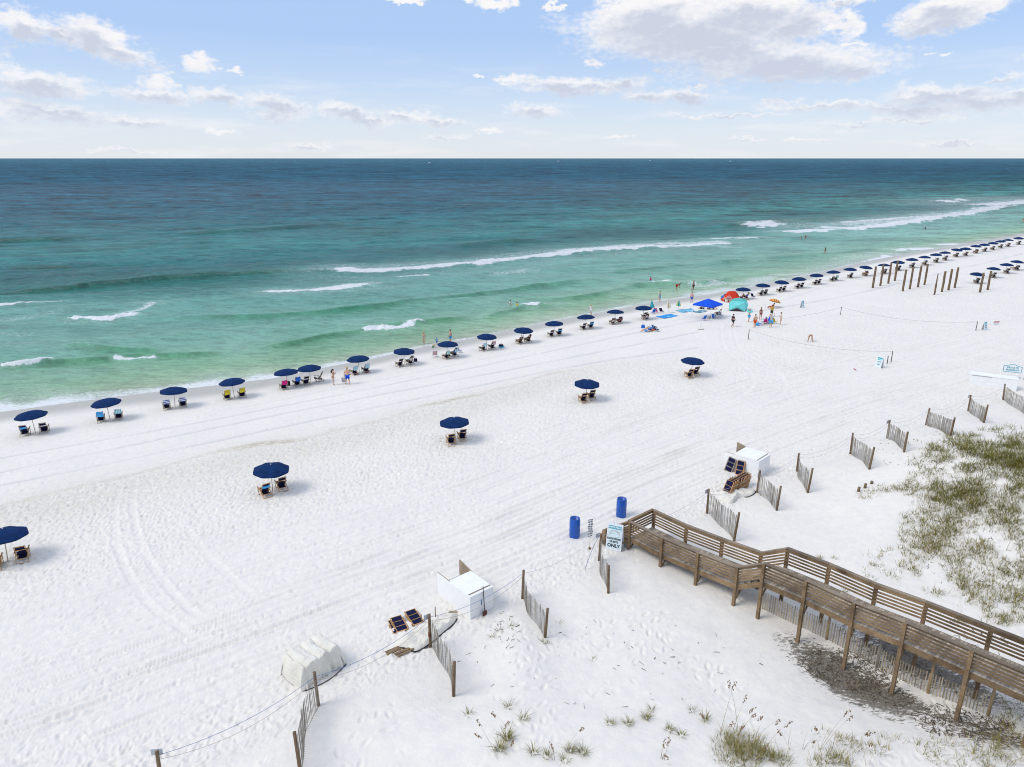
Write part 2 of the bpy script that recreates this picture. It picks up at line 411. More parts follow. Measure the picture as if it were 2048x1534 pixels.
# surface marks: tan wrack line, wet strip, litter under the walk
tan = np.exp(-((bd - .5 - 1.6 * (fbm(X * .25, Y * .25, 131, 3) - .5)) / (.50)) ** 2) * (.35 + .65 * sm(fbm(X * .09, Y * .09, 141, 2), .35, .6)) * (1 - sm(X, 2, 16))
tan = np.maximum(tan, .24 * np.exp(-((bd - 2.5) / 3.0) ** 2) * (1 - sm(X, 0, 20)))
wetz = 1 - sm(S + 1.3 * (fbm(X * .12, Y * .12, 151, 3) - .5), 1.8, 5.0)
def ell(px, py, rx, ry, ang=0, z=0):
    cx, cy = on_plane(px, py, z)
    ca, sa = math.cos(ang), math.sin(ang); dx, dy = X - cx, Y - cy
    return np.sqrt(((dx * ca + dy * sa) / rx) ** 2 + ((-dx * sa + dy * ca) / ry) ** 2)
bw_ang = math.atan2(-1.62, 1.35)
deb = np.maximum(np.maximum(1.12 - ell(1700, 1345, 3.6, 1.45, bw_ang - .1), 1.0 - ell(1790, 1385, 1.9, 1.15, bw_ang)), 0)
deb = np.maximum(deb, (.8 - ell(1940, 1450, 2.6, .8, bw_ang + .5)) * .8)
deb = np.maximum(deb, (1.0 - ell(1850, 1325, 4.4, 1.3, bw_ang)) * 1.0); deb = np.maximum(deb, (.9 - ell(1985, 1480, 3.2, 1.2, bw_ang + .4)) * .62)
ground_m, t, b = mat("white_quartz_sand")
P = t.node('ShaderNodeNewGeometry').outputs['Position']
n_big = t.noise(P, .18, 4, .6); n_mid = t.noise(P, 2.2, 5, .65); n_fine = t.noise(P, 14, 3, .6)
c = t.mix(t.mapr(n_big, .3, .7), (.735, .700, .625), (.785, .745, .662))
c = t.mix(t.mapr(n_mid, .35, .75), c, t.mix(.5, c, (.60, .59, .57)))
tanf = t.math('MULTIPLY', t.attr('tan').outputs['Fac'], t.mapr(t.noise(t.scalev(P, (1.2, 2.0, 1), rot=(0, 0, -SHORE_ANG)), 1.5, 6, .72), .32, .54))
c = t.mix(t.math('MULTIPLY', tanf, .9), c, (.37, .31, .19))
c = t.mix(t.math('MULTIPLY', t.attr('wet').outputs['Fac'], .85), c, t.mix(t.mapr(n_mid, .3, .7), (.36, .35, .30), (.43, .42, .37)))
c = t.mix(t.math('MULTIPLY', t.attr('groove').outputs['Fac'], .8), c, (.36, .38, .42))  # drag-line grooves tinted a darker blue-grey
spk = t.mapr(t.noise(P, 9, 5, .7), .70, .76)
c = t.mix(t.math('MULTIPLY', spk, t.math('MULTIPLY', t.attr('dune').outputs['Fac'], .35)), c, (.35, .30, .22))
df = t.mapr(t.math('ADD', t.attr('debris').outputs['Fac'], t.math('MULTIPLY', t.math('SUBTRACT', t.noise(t.scalev(P, (1, 2.2, 1), rot=(0, 0, .9)), 3.4, 8, .78), .5), 3.0)), .22, .44)
df = t.math('MULTIPLY', df, t.mapr(t.attr('debris').outputs['Fac'], .0, .10))
c = t.mix(t.math('MULTIPLY', df, .93), c, t.mix(t.mapr(n_fine, .35, .65), (.075, .065, .050), (.21, .185, .145)))
t.put(b.inputs['Base Color'], c)
t.put(b.inputs['Roughness'], t.mapr(t.attr('wet').outputs['Fac'], 0, 1, .95, .45)); b.inputs['Specular IOR Level'].default_value = .15
bp = t.node('ShaderNodeBump'); bp.inputs['Strength'].default_value = .75; bp.inputs['Distance'].default_value = .045
dry = t.mapr(t.attr('wet').outputs['Fac'], 0, .8, 1., .12)
vo = t.node('ShaderNodeTexVoronoi'); vo.feature = 'SMOOTH_F1'; t.put(vo.inputs['Vector'], t.scalev(P, (1.5, 3.0, 1), rot=(0, 0, -SHORE_ANG)))
vo.inputs['Scale'].default_value = 1.25
hgt = t.math('ADD', t.math('MULTIPLY', n_mid, 1.0), t.math('MULTIPLY', n_fine, .35))
hgt = t.math('ADD', hgt, t.math('MULTIPLY', vo.outputs['Distance'], t.math('MULTIPLY', t.attr('tramp').outputs['Fac'], 1.6)))
t.put(bp.inputs['Height'], t.math('MULTIPLY', hgt, dry)); t.l.new(bp.outputs[0], b.inputs['Normal'])
sand = grid_mesh("beach_sand", X, Y, Z, dict(tan=tan, wet=wetz, groove=wet, dune=dune, debris=deb, tramp=tramp * (1 - .7 * lane)), ground_m)
sand['kind'] = 'structure'

del S, Rr, dune, tramp, lane, amp_t, amp_s, patchy, rough, rip, wet, tan, wetz, deb, bd, hn, hy, berm_y, scat, walk, near_f, pd, pt, d, g, prof, wob, tread, inr, fine_far, yy, X, Y, Z, Zg, dz, d1, d2, d3
import gc; gc.collect()
# ---------------------------------------------------- sea
# colour of the water body by distance from shore
cols_s = np.array([0, 2, 6, 12, 20, 32, 46, 60, 80, 110, 150, 210, 300, 450, 900, 4000.])
cols_c = np.array([(.46, .50, .36), (.38, .49, .31), (.255, .455, .255), (.20, .42, .27), (.17, .40, .285), (.145, .375, .285), (.125, .345, .275), (.022, .19, .155), (.012, .145, .138),
                   (.034, .235, .205), (.020, .175, .170), (.012, .130, .155), (.011, .118, .162), (.013, .115, .175), (.018, .125, .195), (.045, .18, .255)])
def make_sea(X, Y, name):
    S = -sdist(X, Y); S = S + 9 * (fbm(X * .02, Y * .035, 401, 3) - .5) * sm(S, 6, 40) + 60 * (fbm(X * .004, Y * .012, 411, 3) - .5) * sm(S, 90, 300)
    S0 = -sdist(X, Y)
    C = np.stack([np.interp(S, cols_s, cols_c[:, k]) for k in range(3)], -1)
    z = np.full(X.shape, SEA_Z)
    shoal = sm(S0, 0, 14)
    # swell: trains nearly parallel to the shore, crests sharpened near the bar
    def train(ang, lam, seed, wig=6.):
        u = -X * math.sin(ang) + Y * math.cos(ang)
        v = X * math.cos(ang) + Y * math.sin(ang)
        ph = u / lam + wig / lam * (fbm(v * .018 + seed, u * .02, seed, 3) - .5) * 2
        a = sm(fbm(v * .03 + seed * 3, u * .05, seed + 9, 3), .32, .66)
        c_ = np.sin(2 * np.pi * ph); return (np.exp(1.5 * (c_ - 1)) - .35) * a
    far = 1 - sm(Y, 250, 700)
    z += shoal * far * (.42 * train(R(17), 13.5, 501) + .28 * train(R(24), 8.2, 511, 4) + .24 * train(R(8), 19, 521))
    z += shoal * far * (.07 * train(R(33), 4.1, 531, 2.5) + .07 * train(R(2), 5.3, 541, 2.5) + .04 * train(R(50), 3.0, 551, 2))
    z += sm(S0, 3, 20) * (fbm(X * .9, Y * 1.6, 561, 3) - .5) * .14 * (1 - sm(Y, 100, 200))
    foam = np.zeros(X.shape); froth = np.zeros(X.shape)
    # crests: (pixel polyline, ridge height, foam half width m, foam strength, trail m behind)
    # widths in units of (distance^2 / 31500), so that a crest far out is as broad as the long swell there
    K = [([(690, 543), (722, 545), (800, 541), (900, 533), (1000, 524), (1100, 512), (1200, 502), (1300, 496)], .5, 4.2, 1.05, 9),
         ([(1120, 506), (1180, 501), (1280, 491), (1400, 486), (1440, 484)], .15, 4.5, .72, 7), ([(1280, 497), (1340, 494), (1400, 490), (1450, 487)], .2, 2.6, .9, 4),
         ([(800, 553), (852, 550)], .1, 2., .9, 0), ([(1000, 548), (1060, 542)], .05, 7, .52, 5), ([(700, 582), (780, 574)], .0, 8, .42, 5), ([(720, 560), (900, 553)], 0, 7, .36, 5),
         ([(545, 585), (620, 583), (680, 577), (722, 573)], .36, 4.2, 1.1, 4), ([(700, 572), (760, 567)], .1, 5, .55, 5),
         ([(155, 642), (190, 643), (225, 641), (258, 632)], .42, 5.6, 1.2, 3), ([(235, 630), (275, 622), (305, 610)], .1, 5, .66, 4),
         ([(0, 612), (18, 611), (40, 609)], .3, 5, 1.05, 2), ([(40, 610), (110, 604), (122, 602)], .2, 2, .70, 2),
         ([(0, 640), (40, 634), (90, 628)], 0, 12, .46, 8), ([(0, 665), (50, 668)], 0, 10, .42, 8),
         ([(8, 740), (40, 738), (70, 735), (103, 729)], .30, 2.6, 1.05, 1), ([(232, 722), (262, 722), (308, 717)], .3, 2.4, 1., 1),
         ([(733, 664), (765, 661)], .25, 3, 1.1, 1), ([(777, 661), (800, 659), (822, 653)], .3, 4, 1.2, 1), ([(828, 651), (842, 649)], .2, 2.2, .9, 1),
         ([(1508, 453), (1545, 451)], .5, 4, 1.2, 1), ([(1432, 480), (1505, 477)], .2, 2.6, 1., 3), ([(1578, 465), (1660, 461)], .2, 3, 1., 3),
         ([(1400, 489), (1450, 494)], 0, 7, .5, 5), ([(1665, 457), (1700, 459), (1750, 455), (1830, 444), (1900, 434)], .3, 3.4, 1.05, 8), ([(1700, 450), (1830, 440), (1900, 430)], .2, 7, .66, 5), ([(1830, 444), (1900, 433), (1960, 422), (2000, 413)], .2, 3, .9, 5),
         ([(1690, 446), (1830, 438)], .1, 2., .85, 3), ([(1980, 411), (2048, 405), (2100, 400)], .2, 3.5, .95, 6),
         ([(1883, 405), (1900, 405)], .3, 1.6, 1., 0), ([(1915, 404), (1925, 403)], .3, 1.4, .9, 0),
         ([(1303, 567), (1337, 560)], .1, 2, 1., 1), ([(1052, 612), (1070, 611)], .2, 3, 1., 2),
         ([(1400, 572), (1440, 566), (1490, 566), (1540, 555)], 0, 8, .60, 6), ([(1690, 541), (1720, 530), (1745, 522), (1777, 512)], .05, 3, .9, 8), ([(1560, 550), (1640, 545)], 0, 6, .56, 6),
         ([(1740, 505), (1790, 507)], 0, 5, .55, 6), ([(1800, 500), (1857, 497)], .1, 3, .95, 3), ([(1880, 490), (1912, 488)], .1, 1.8, .9, 2), ([(1805, 487), (1815, 487)], .1, 1.6, .8, 0),
         ([(1380, 590), (1460, 578)], 0, 6, .66, 5)]
    SW = [([(-100, 610), (0, 590), (130, 577), (300, 560), (450, 550), (600, 543), (690, 540)], .42), ([(-50, 744), (0, 739), (70, 734), (140, 727), (232, 720), (312, 713), (406, 711), (480, 706)], .42),
          ([(480, 700), (627, 681), (734, 661), (850, 648), (960, 632)], .34), ([(820, 612), (960, 628), (1040, 608), (1150, 593), (1240, 585)], .0),
          ([(280, 632), (420, 634), (560, 631), (690, 620), (850, 603), (980, 584), (1100, 570), (1250, 555)], .28), ([(120, 690), (220, 697), (340, 699)], .28),
          ([(960, 640), (1050, 612), (1120, 612)], .2), ([(1060, 600), (1180, 594), (1280, 571), (1400, 566), (1480, 553)], .28), ([(1400, 455), (1508, 450), (1600, 443), (1700, 436)], .5),
          ([(1700, 410), (1883, 403), (2000, 400)], .6), ([(-50, 488), (0, 484), (80, 481), (200, 474)], .4), ([(300, 472), (480, 462), (700, 446)], .4), ([(900, 493), (1000, 484), (1100, 481)], .4),
          ([(0, 540), (160, 533)], .4), ([(1200, 548), (1300, 536), (1400, 528), (1500, 520)], .25), ([(1500, 520), (1620, 512), (1760, 495)], .2)]
    def region(w, m):
        lo = w.min(0) - m; hi = w.max(0) + m
        return np.where((X > lo[0]) & (X < hi[0]) & (Y > lo[1]) & (Y < hi[1]))
    def signed(w, x_, y_):
        d, par, tot = poly_dist(x_, y_, w)
        yy = np.interp(x_, w[:, 0], w[:, 1]); return np.where(y_ > yy, d, -d), par, tot
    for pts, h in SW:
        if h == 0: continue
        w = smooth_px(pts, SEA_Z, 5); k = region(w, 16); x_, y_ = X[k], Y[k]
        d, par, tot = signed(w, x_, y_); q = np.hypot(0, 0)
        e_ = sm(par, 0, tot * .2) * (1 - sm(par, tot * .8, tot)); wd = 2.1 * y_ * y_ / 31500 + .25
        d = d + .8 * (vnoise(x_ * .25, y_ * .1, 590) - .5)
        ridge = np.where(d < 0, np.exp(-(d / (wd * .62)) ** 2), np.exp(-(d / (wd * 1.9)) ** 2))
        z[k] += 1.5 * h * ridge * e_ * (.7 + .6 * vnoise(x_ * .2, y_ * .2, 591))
        C[k] = C[k] * (1 - np.array([.56, .32, .44])[None] * (np.where(d > -wd * .1, np.exp(-((d + wd * .1) / (wd * .18)) ** 2), np.exp(-((d + wd * .1) / (wd * 1.5)) ** 2)) * e_ * (.45 + .8 * vnoise(x_ * .12, y_ * .12, 593)))[:, None])  # shade of the wave faces painted into the water colour along each swell
    for pts, h, wd0, st, tr in K:
        w = smooth_px(pts, SEA_Z, 5); kk = w[:, 1].mean() ** 2 / 31500; wd0 = wd0 * kk * .76; tr = tr * kk; k = region(w, 12 + 3 * (wd0 + tr)); x_, y_ = X[k], Y[k]
        if len(x_) == 0: continue
        d, par, tot = signed(w, x_, y_)
        dd = d + wd0 * 1.1 * (fbm(x_ * .45, y_ * .45, 601, 4) - .5)
        wd = wd0 * (.65 + .7 * vnoise(x_ * .3, y_ * .3, 603))
        f = st * np.where(dd < 0, np.exp(-(dd / (wd * .7)) ** 4), np.exp(-(dd / (wd * 1.1)) ** 2))
        foam[k] = np.maximum(foam[k], f)
        if tr: froth[k] = np.maximum(froth[k], .62 * min(1, st) * np.exp(-((dd - tr * .6) / (tr + wd)) ** 2))
        if tr: froth[k] = np.maximum(froth[k], .42 * min(1, st) * np.exp(-((dd + tr * .9) / (tr + wd)) ** 2))
        if h: z[k] += h * np.where(d < 0, np.exp(-(d / (wd0 * .9)) ** 2), np.exp(-(d / (wd0 * 2.2)) ** 2)) + (fbm(x_ * 1.6, y_ * 1.6, 607, 3) - .5) * .4 * f
    # swash foam along the waterline: broad on the left, patchy further along
    run = (.65 + .7 * vnoise(X * .11, X * 0 + 3, 615)) * np.interp(X, [-60, -42, -30, -18, -8, 5, 20, 45, 60, 90, 140], [3.4, 3.4, 2.8, 1.7, .7, .8, 1.6, 1.9, 1.2, .8, .7])
    sn = S0 + .8 * run * (fbm(X * .28, Y * .28, 611, 4) - .5)
    f = np.exp(-(np.clip(sn - .3, 0, 99) / (run)) ** 2) * (.65 + .5 * fbm(X * .35, Y * .35, 613, 3)) * np.interp(X, [-45, -12, 0, 12, 60, 140], [1.0, .8, .62, .75, .7, .5])
    foam = np.maximum(foam, f * .95)
    froth = np.maximum(froth, .5 * np.exp(-(np.clip(sn, 0, 99) / (run * 2.5 + 1)) ** 2) * sm(fbm(X * .1, Y * .1, 617, 3), .4, .6))
    # loose old foam inside the bar
    old = sm(fbm(X * .05 + 4, Y * .09, 621, 4), .52, .68) * sm(S0, 2, 10) * (1 - sm(S0, 42, 60))
    froth = np.maximum(froth, old * .30)
    sh = np.interp(S0, [-3, 0, 2.5], [-.10, .0, 0]); z = z * 1.0 + np.where(S0 < 2.5, np.minimum(0, sh), 0)
    z = np.where(S0 < 3, SEA_Z + (z - SEA_Z) * sm(S0, 0, 3) + sh, z)
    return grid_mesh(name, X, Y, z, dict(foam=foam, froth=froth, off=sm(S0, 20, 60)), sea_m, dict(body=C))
sea_m, t, b = mat("sea_water")
P = t.node('ShaderNodeNewGeometry').outputs['Position']
dist = t.vmath('LENGTH', P)
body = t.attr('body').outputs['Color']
# wind chop noises; streaks paint the shading of wave facets into the water colour
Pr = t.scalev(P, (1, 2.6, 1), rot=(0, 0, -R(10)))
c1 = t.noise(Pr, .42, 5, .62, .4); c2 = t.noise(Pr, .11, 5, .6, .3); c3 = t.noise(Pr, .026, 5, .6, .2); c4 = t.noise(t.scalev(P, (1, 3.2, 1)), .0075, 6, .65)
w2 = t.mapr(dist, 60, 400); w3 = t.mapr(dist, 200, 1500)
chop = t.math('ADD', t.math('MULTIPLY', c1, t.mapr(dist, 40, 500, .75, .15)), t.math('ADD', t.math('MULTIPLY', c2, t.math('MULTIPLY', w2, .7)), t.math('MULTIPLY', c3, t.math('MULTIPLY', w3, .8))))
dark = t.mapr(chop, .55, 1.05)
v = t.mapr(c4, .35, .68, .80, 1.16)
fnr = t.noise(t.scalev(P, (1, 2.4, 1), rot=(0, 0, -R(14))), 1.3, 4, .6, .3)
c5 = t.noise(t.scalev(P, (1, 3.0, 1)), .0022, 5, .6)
streak_shade = t.math('ADD', t.mapr(c1, .34, .58, -.26, .10), t.math('ADD', t.math('MULTIPLY', t.mapr(c2, .34, .60, -.66, .30), w2), t.math('MULTIPLY', t.mapr(c3, .34, .62, -.66, .38), t.mapr(dist, 120, 500))))
streak_shade = t.math('ADD', streak_shade, t.math('ADD', t.math('MULTIPLY', t.mapr(c4, .34, .62, -.34, .22), t.mapr(dist, 500, 1200)), t.math('MULTIPLY', t.mapr(c5, .36, .62, -.28, .18), t.mapr(dist, 1500, 4000))))
streak_shade = t.math('ADD', streak_shade, t.math('MULTIPLY', t.mapr(fnr, .36, .60, -.16, .08), t.mapr(dist, 60, 260, 1, 0)))
v = t.math('MULTIPLY', v, t.math('ADD', 1.0, streak_shade))
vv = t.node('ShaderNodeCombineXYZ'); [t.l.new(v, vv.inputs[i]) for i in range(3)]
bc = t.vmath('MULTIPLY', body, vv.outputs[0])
# dissolving foam lace
lace = t.node('ShaderNodeTexVoronoi'); lace.feature = 'DISTANCE_TO_EDGE'
wob = t.node('ShaderNodeTexNoise'); t.put(wob.inputs['Vector'], P); wob.inputs['Scale'].default_value = .9; wob.inputs['Detail'].default_value = 4
t.put(lace.inputs['Vector'], t.vmath('ADD', t.scalev(P, (1, 1.5, 1)), t.vmath('MULTIPLY', wob.outputs['Color'], (1.5, 1.5, 0)))); lace.inputs['Scale'].default_value = .95
ln = t.mapr(lace.outputs['Distance'], .0, .17, 1., 0.)
fn = t.noise(P, 2.2, 7, .75)
ff = t.mapr(t.math('ADD', t.attr('foam').outputs['Fac'], t.math('MULTIPLY', t.math('SUBTRACT', fn, .5), 1.3)), .42, .80)
fr = t.mapr(t.math('ADD', t.attr('froth').outputs['Fac'], t.math('ADD', t.math('MULTIPLY', t.math('SUBTRACT', ln, .6), .45), t.math('MULTIPLY', t.math('SUBTRACT', fn, .5), 1.5))), .46, .80)
veilf = t.math('MULTIPLY', t.attr('froth').outputs['Fac'], .42)
bc = t.mix(veilf, bc, (.40, .60, .52))
fo = t.math('MAXIMUM', t.math('MULTIPLY', ff, .97), t.math('MULTIPLY', fr, .62))
dif = t.node('ShaderNodeBsdfDiffuse'); glo = t.node('ShaderNodeBsdfGlossy'); frn = t.node('ShaderNodeFresnel'); mx = t.node('ShaderNodeMixShader')
frn.inputs['IOR'].default_value = 1.33; glo.inputs['Roughness'].default_value = .18
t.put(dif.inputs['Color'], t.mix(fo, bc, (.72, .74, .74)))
fac = t.math('MULTIPLY', t.math('MINIMUM', frn.outputs[0], t.mapr(dist, 60, 900, .50, .11)), t.math('SUBTRACT', 1.0, fo))
t.put(mx.inputs[0], fac); t.l.new(dif.outputs[0], mx.inputs[1]); t.l.new(glo.outputs[0], mx.inputs[2])
t.n.remove(b); t.l.new(mx.outputs[0], [n for n in t.n if n.bl_idname == 'ShaderNodeOutputMaterial'][0].inputs[0])
near = t.noise(t.scalev(P, (1, 2.0, 1), rot=(0, 0, -R(18))), 1.7, 5, .65, .3)
b1 = t.node('ShaderNodeBump'); b1.inputs['Strength'].default_value = 1.0; b1.inputs['Distance'].default_value = .16; t.put(b1.inputs['Height'], near)
b2 = t.node('ShaderNodeBump'); b2.inputs['Distance'].default_value = .8; t.put(b2.inputs['Strength'], t.mapr(t.attr('off').outputs['Fac'], 0, 1, .25, 1.)); t.put(b2.inputs['Height'], c1); t.l.new(b1.outputs[0], b2.inputs['Normal'])
b3 = t.node('ShaderNodeBump'); b3.inputs['Distance'].default_value = 3.2; t.put(b3.inputs['Strength'], t.math('MULTIPLY', w2, .9)); t.put(b3.inputs['Height'], c2); t.l.new(b2.outputs[0], b3.inputs['Normal'])
b4 = t.node('ShaderNodeBump'); b4.inputs['Distance'].default_value = 14.; t.put(b4.inputs['Strength'], w3); t.put(b4.inputs['Height'], c3); t.l.new(b3.outputs[0], b4.inputs['Normal'])
[t.l.new(b4.outputs[0], q.inputs['Normal']) for q in (dif, glo, frn)]
Xs, Ys = fan(46.0, 60000.0, lambda y: .0026 if y < 260 else (.006 if y < 1200 else .05), 1100, .86, 14.0)
sea = make_sea(Xs, Ys, "sea_water")
sea['kind'] = 'structure'
del Xs, Ys; gc.collect(); bpy.context.preferences.edit.use_global_undo = False
# ------------------------------------------------------------------ mesh builder
class MB:
    def __init__(s): s.v = []; s.f = []; s.m = []; s.sm = []; s.mi = 0; s.smooth = False
    def add(s, vs, fs):
        o = len(s.v); s.v += [tuple(p) for p in vs]
        for f in fs: s.f.append(tuple(o + i for i in f)); s.m.append(s.mi); s.sm.append(s.smooth)
        return s
    def box(s, c, size, rot=None):
        c = Vector(c); hx, hy, hz = [d / 2 for d in size]
        M = rot if isinstance(rot, Matrix) else (Euler(rot).to_matrix() if rot else Matrix.Identity(3))
        vs = [c + M @ Vector((x * hx, y * hy, z * hz)) for x in (-1, 1) for y in (-1, 1) for z in (-1, 1)]
        return s.add(vs, [(0, 1, 3, 2), (4, 6, 7, 5), (0, 4, 5, 1), (2, 3, 7, 6), (0, 2, 6, 4), (1, 5, 7, 3)])
    def bar(s, p0, p1, w, h, up=(0, 0, 1)):
        """rectangular bar from p0 to p1, w across, h along the up hint"""
        p0, p1 = Vector(p0), Vector(p1); d = p1 - p0; L = d.length; d.normalize()
        u = Vector(up); x = d.cross(u)
        if x.length < 1e-4: x = d.cross(Vector((0, 1, 0)))
        x.normalize(); z = x.cross(d)
        M = Matrix((x, d, z)).transposed()
        return s.box((p0 + p1) / 2, (w, L, h), M)
    def tube(s, pts, r, n=8, cap=True):
        pts = [Vector(p) for p in pts]; rs = r if isinstance(r, (list, tuple)) else [r] * len(pts)
        rings = []; ref = None
        for i, p in enumerate(pts):
            d = (pts[min(i + 1, len(pts) - 1)] - pts[max(i - 1, 0)]).normalized()
            if ref is None: ref = d.orthogonal().normalized()
            x = (ref - d * ref.dot(d)).normalized(); ref = x; y = d.cross(x)
            rings.append([p + (x * math.cos(2 * math.pi * k / n) + y * math.sin(2 * math.pi * k / n)) * rs[i] for k in range(n)])
        fs = []
        for i in range(len(rings) - 1):
            for k in range(n): fs.append((i * n + k, i * n + (k + 1) % n, (i + 1) * n + (k + 1) % n, (i + 1) * n + k))
        if cap: fs += [tuple(range(n - 1, -1, -1)), tuple((len(rings) - 1) * n + k for k in range(n))]
        return s.add([q for r_ in rings for q in r_], fs)
    def lathe(s, prof, n=16, c=(0, 0, 0)):
        vs = []; fs = []
        for r, z in prof:
            for k in range(n):
                a = 2 * math.pi * k / n; vs.append((c[0] + r * math.cos(a), c[1] + r * math.sin(a), c[2] + z))
        for i in range(len(prof) - 1):
            for k in range(n): fs.append((i * n + k, i * n + (k + 1) % n, (i + 1) * n + (k + 1) % n, (i + 1) * n + k))
        return s.add(vs, fs)
    def ellipsoid(s, c, r, n=12, m=8, M=None):
        vs = []; fs = []; c = Vector(c); M = M or Matrix.Identity(3)
        for i in range(m + 1):
            t = math.pi * i / m
            for k in range(n):
                a = 2 * math.pi * k / n
                vs.append(c + M @ Vector((r[0] * math.sin(t) * math.cos(a), r[1] * math.sin(t) * math.sin(a), r[2] * math.cos(t))))
        for i in range(m):
            for k in range(n): fs.append((i * n + k, (i + 1) * n + k, (i + 1) * n + (k + 1) % n, i * n + (k + 1) % n))
        return s.add(vs, fs)
    def sheet(s, fn, nu, nv):
        vs = [fn(i / nu, j / nv) for i in range(nu + 1) for j in range(nv + 1)]
        fs = [(i * (nv + 1) + j, (i + 1) * (nv + 1) + j, (i + 1) * (nv + 1) + j + 1, i * (nv + 1) + j + 1) for i in range(nu) for j in range(nv)]
        return s.add(vs, fs)
    def mesh(s, name, mats):
        me = bpy.data.meshes.new(name); me.from_pydata(s.v, [], s.f)
        for m in (mats if isinstance(mats, (list, tuple)) else [mats]): me.materials.append(m)
        me.polygons.foreach_set('material_index', s.m); me.polygons.foreach_set('use_smooth', s.sm)
        me.update(); return me
    def build(s, name, mats, parent=None, loc=None):
        return link(name, s.mesh(name, mats), parent, loc)
def link(name, me, parent=None, loc=None):
    o = bpy.data.objects.new(name, me); col.objects.link(o)
    if parent: o.parent = parent
    if loc is not None: o.location = loc
    return o
def tag(o, label, cat, group=None):
    o['label'] = label; o['category'] = cat
    if group: o['group'] = group
    return o
def thing(name, label, cat, loc=(0, 0, 0), rz=0., group=None):
    o = bpy.data.objects.new(name, None); o.empty_display_size = .3; col.objects.link(o)
    o.location = loc; o.rotation_euler = (0, 0, rz)
    return tag(o, label, cat, group)
def copy_thing(src, label, loc, rz, group=None, rx=0., ry=0., scale=None):
    r = src.copy(); col.objects.link(r); r.location = loc; r.rotation_euler = (rx, ry, rz); r['label'] = label
    if group: r['group'] = group
    elif 'group' in r.keys(): del r['group']
    if scale: r.scale = scale
    for ch in src.children:
        c = ch.copy(); col.objects.link(c); c.parent = r
        for g in ch.children:
            d = g.copy(); col.objects.link(d); d.parent = c
    return r
ORD = ['zeroth', 'first', 'second', 'third', 'fourth', 'fifth', 'sixth', 'seventh', 'eighth', 'ninth', 'tenth', 'eleventh', 'twelfth', 'thirteenth', 'fourteenth', 'fifteenth', 'sixteenth',
       'seventeenth', 'eighteenth', 'nineteenth', 'twentieth']
def ordn(n):
    if n <= 20: return ORD[n]
    return {2: 'twenty-', 3: 'thirty-'}[n // 10] + ORD[n % 10] if n % 10 else {30: 'thirtieth', 40: 'fortieth'}[n]

def stripes(name, a, b_, scale, axis=0, rough=.9):
    m, t, b = mat(name)
    sp = t.node('ShaderNodeSeparateXYZ'); t.l.new(t.node('ShaderNodeTexCoord').outputs['Object'], sp.inputs[0])
    f = t.math('GREATER_THAN', t.math('FRACT', t.math('MULTIPLY', sp.outputs[axis], scale)), .5)
    t.put(b.inputs['Base Color'], t.mix(f, a, b_)); b.inputs['Roughness'].default_value = rough; b.inputs['Specular IOR Level'].default_value = .1
    return m
def wood(name, a, b_, stain, scale=3.):
    m, t, b = mat(name)
    P = t.node('ShaderNodeTexCoord').outputs['Object']
    g = t.noise(t.scalev(P, (1, 1, 3.5)), scale * 5, 6, .78, 1.6)
    rnd = t.node('ShaderNodeNewGeometry').outputs['Random Per Island']
    big = t.noise(P, scale * .5, 5, .7)
    c = t.mix(t.mapr(g, .32, .68), a, b_)
    c = t.mix(t.mapr(big, .46, .70, 0, .85), c, stain)
    k_ = t.node('ShaderNodeCombineXYZ'); q_ = t.mapr(rnd, 0, 1, .66, 1.32); [t.l.new(q_, k_.inputs[i]) for i in range(3)]
    c = t.vmath('MULTIPLY', c, k_.outputs[0])
    t.put(b.inputs['Base Color'], c); b.inputs['Roughness'].default_value = .85; b.inputs['Specular IOR Level'].default_value = .2
    bp = t.node('ShaderNodeBump'); bp.inputs['Strength'].default_value = .5; bp.inputs['Distance'].default_value = .012
    t.put(bp.inputs['Height'], g); t.l.new(bp.outputs[0], b.inputs['Normal'])
    return m
def cloth(name, c, var=.12): return simple(name, c, rough=.9, var=var, scale=3., spec=.12)
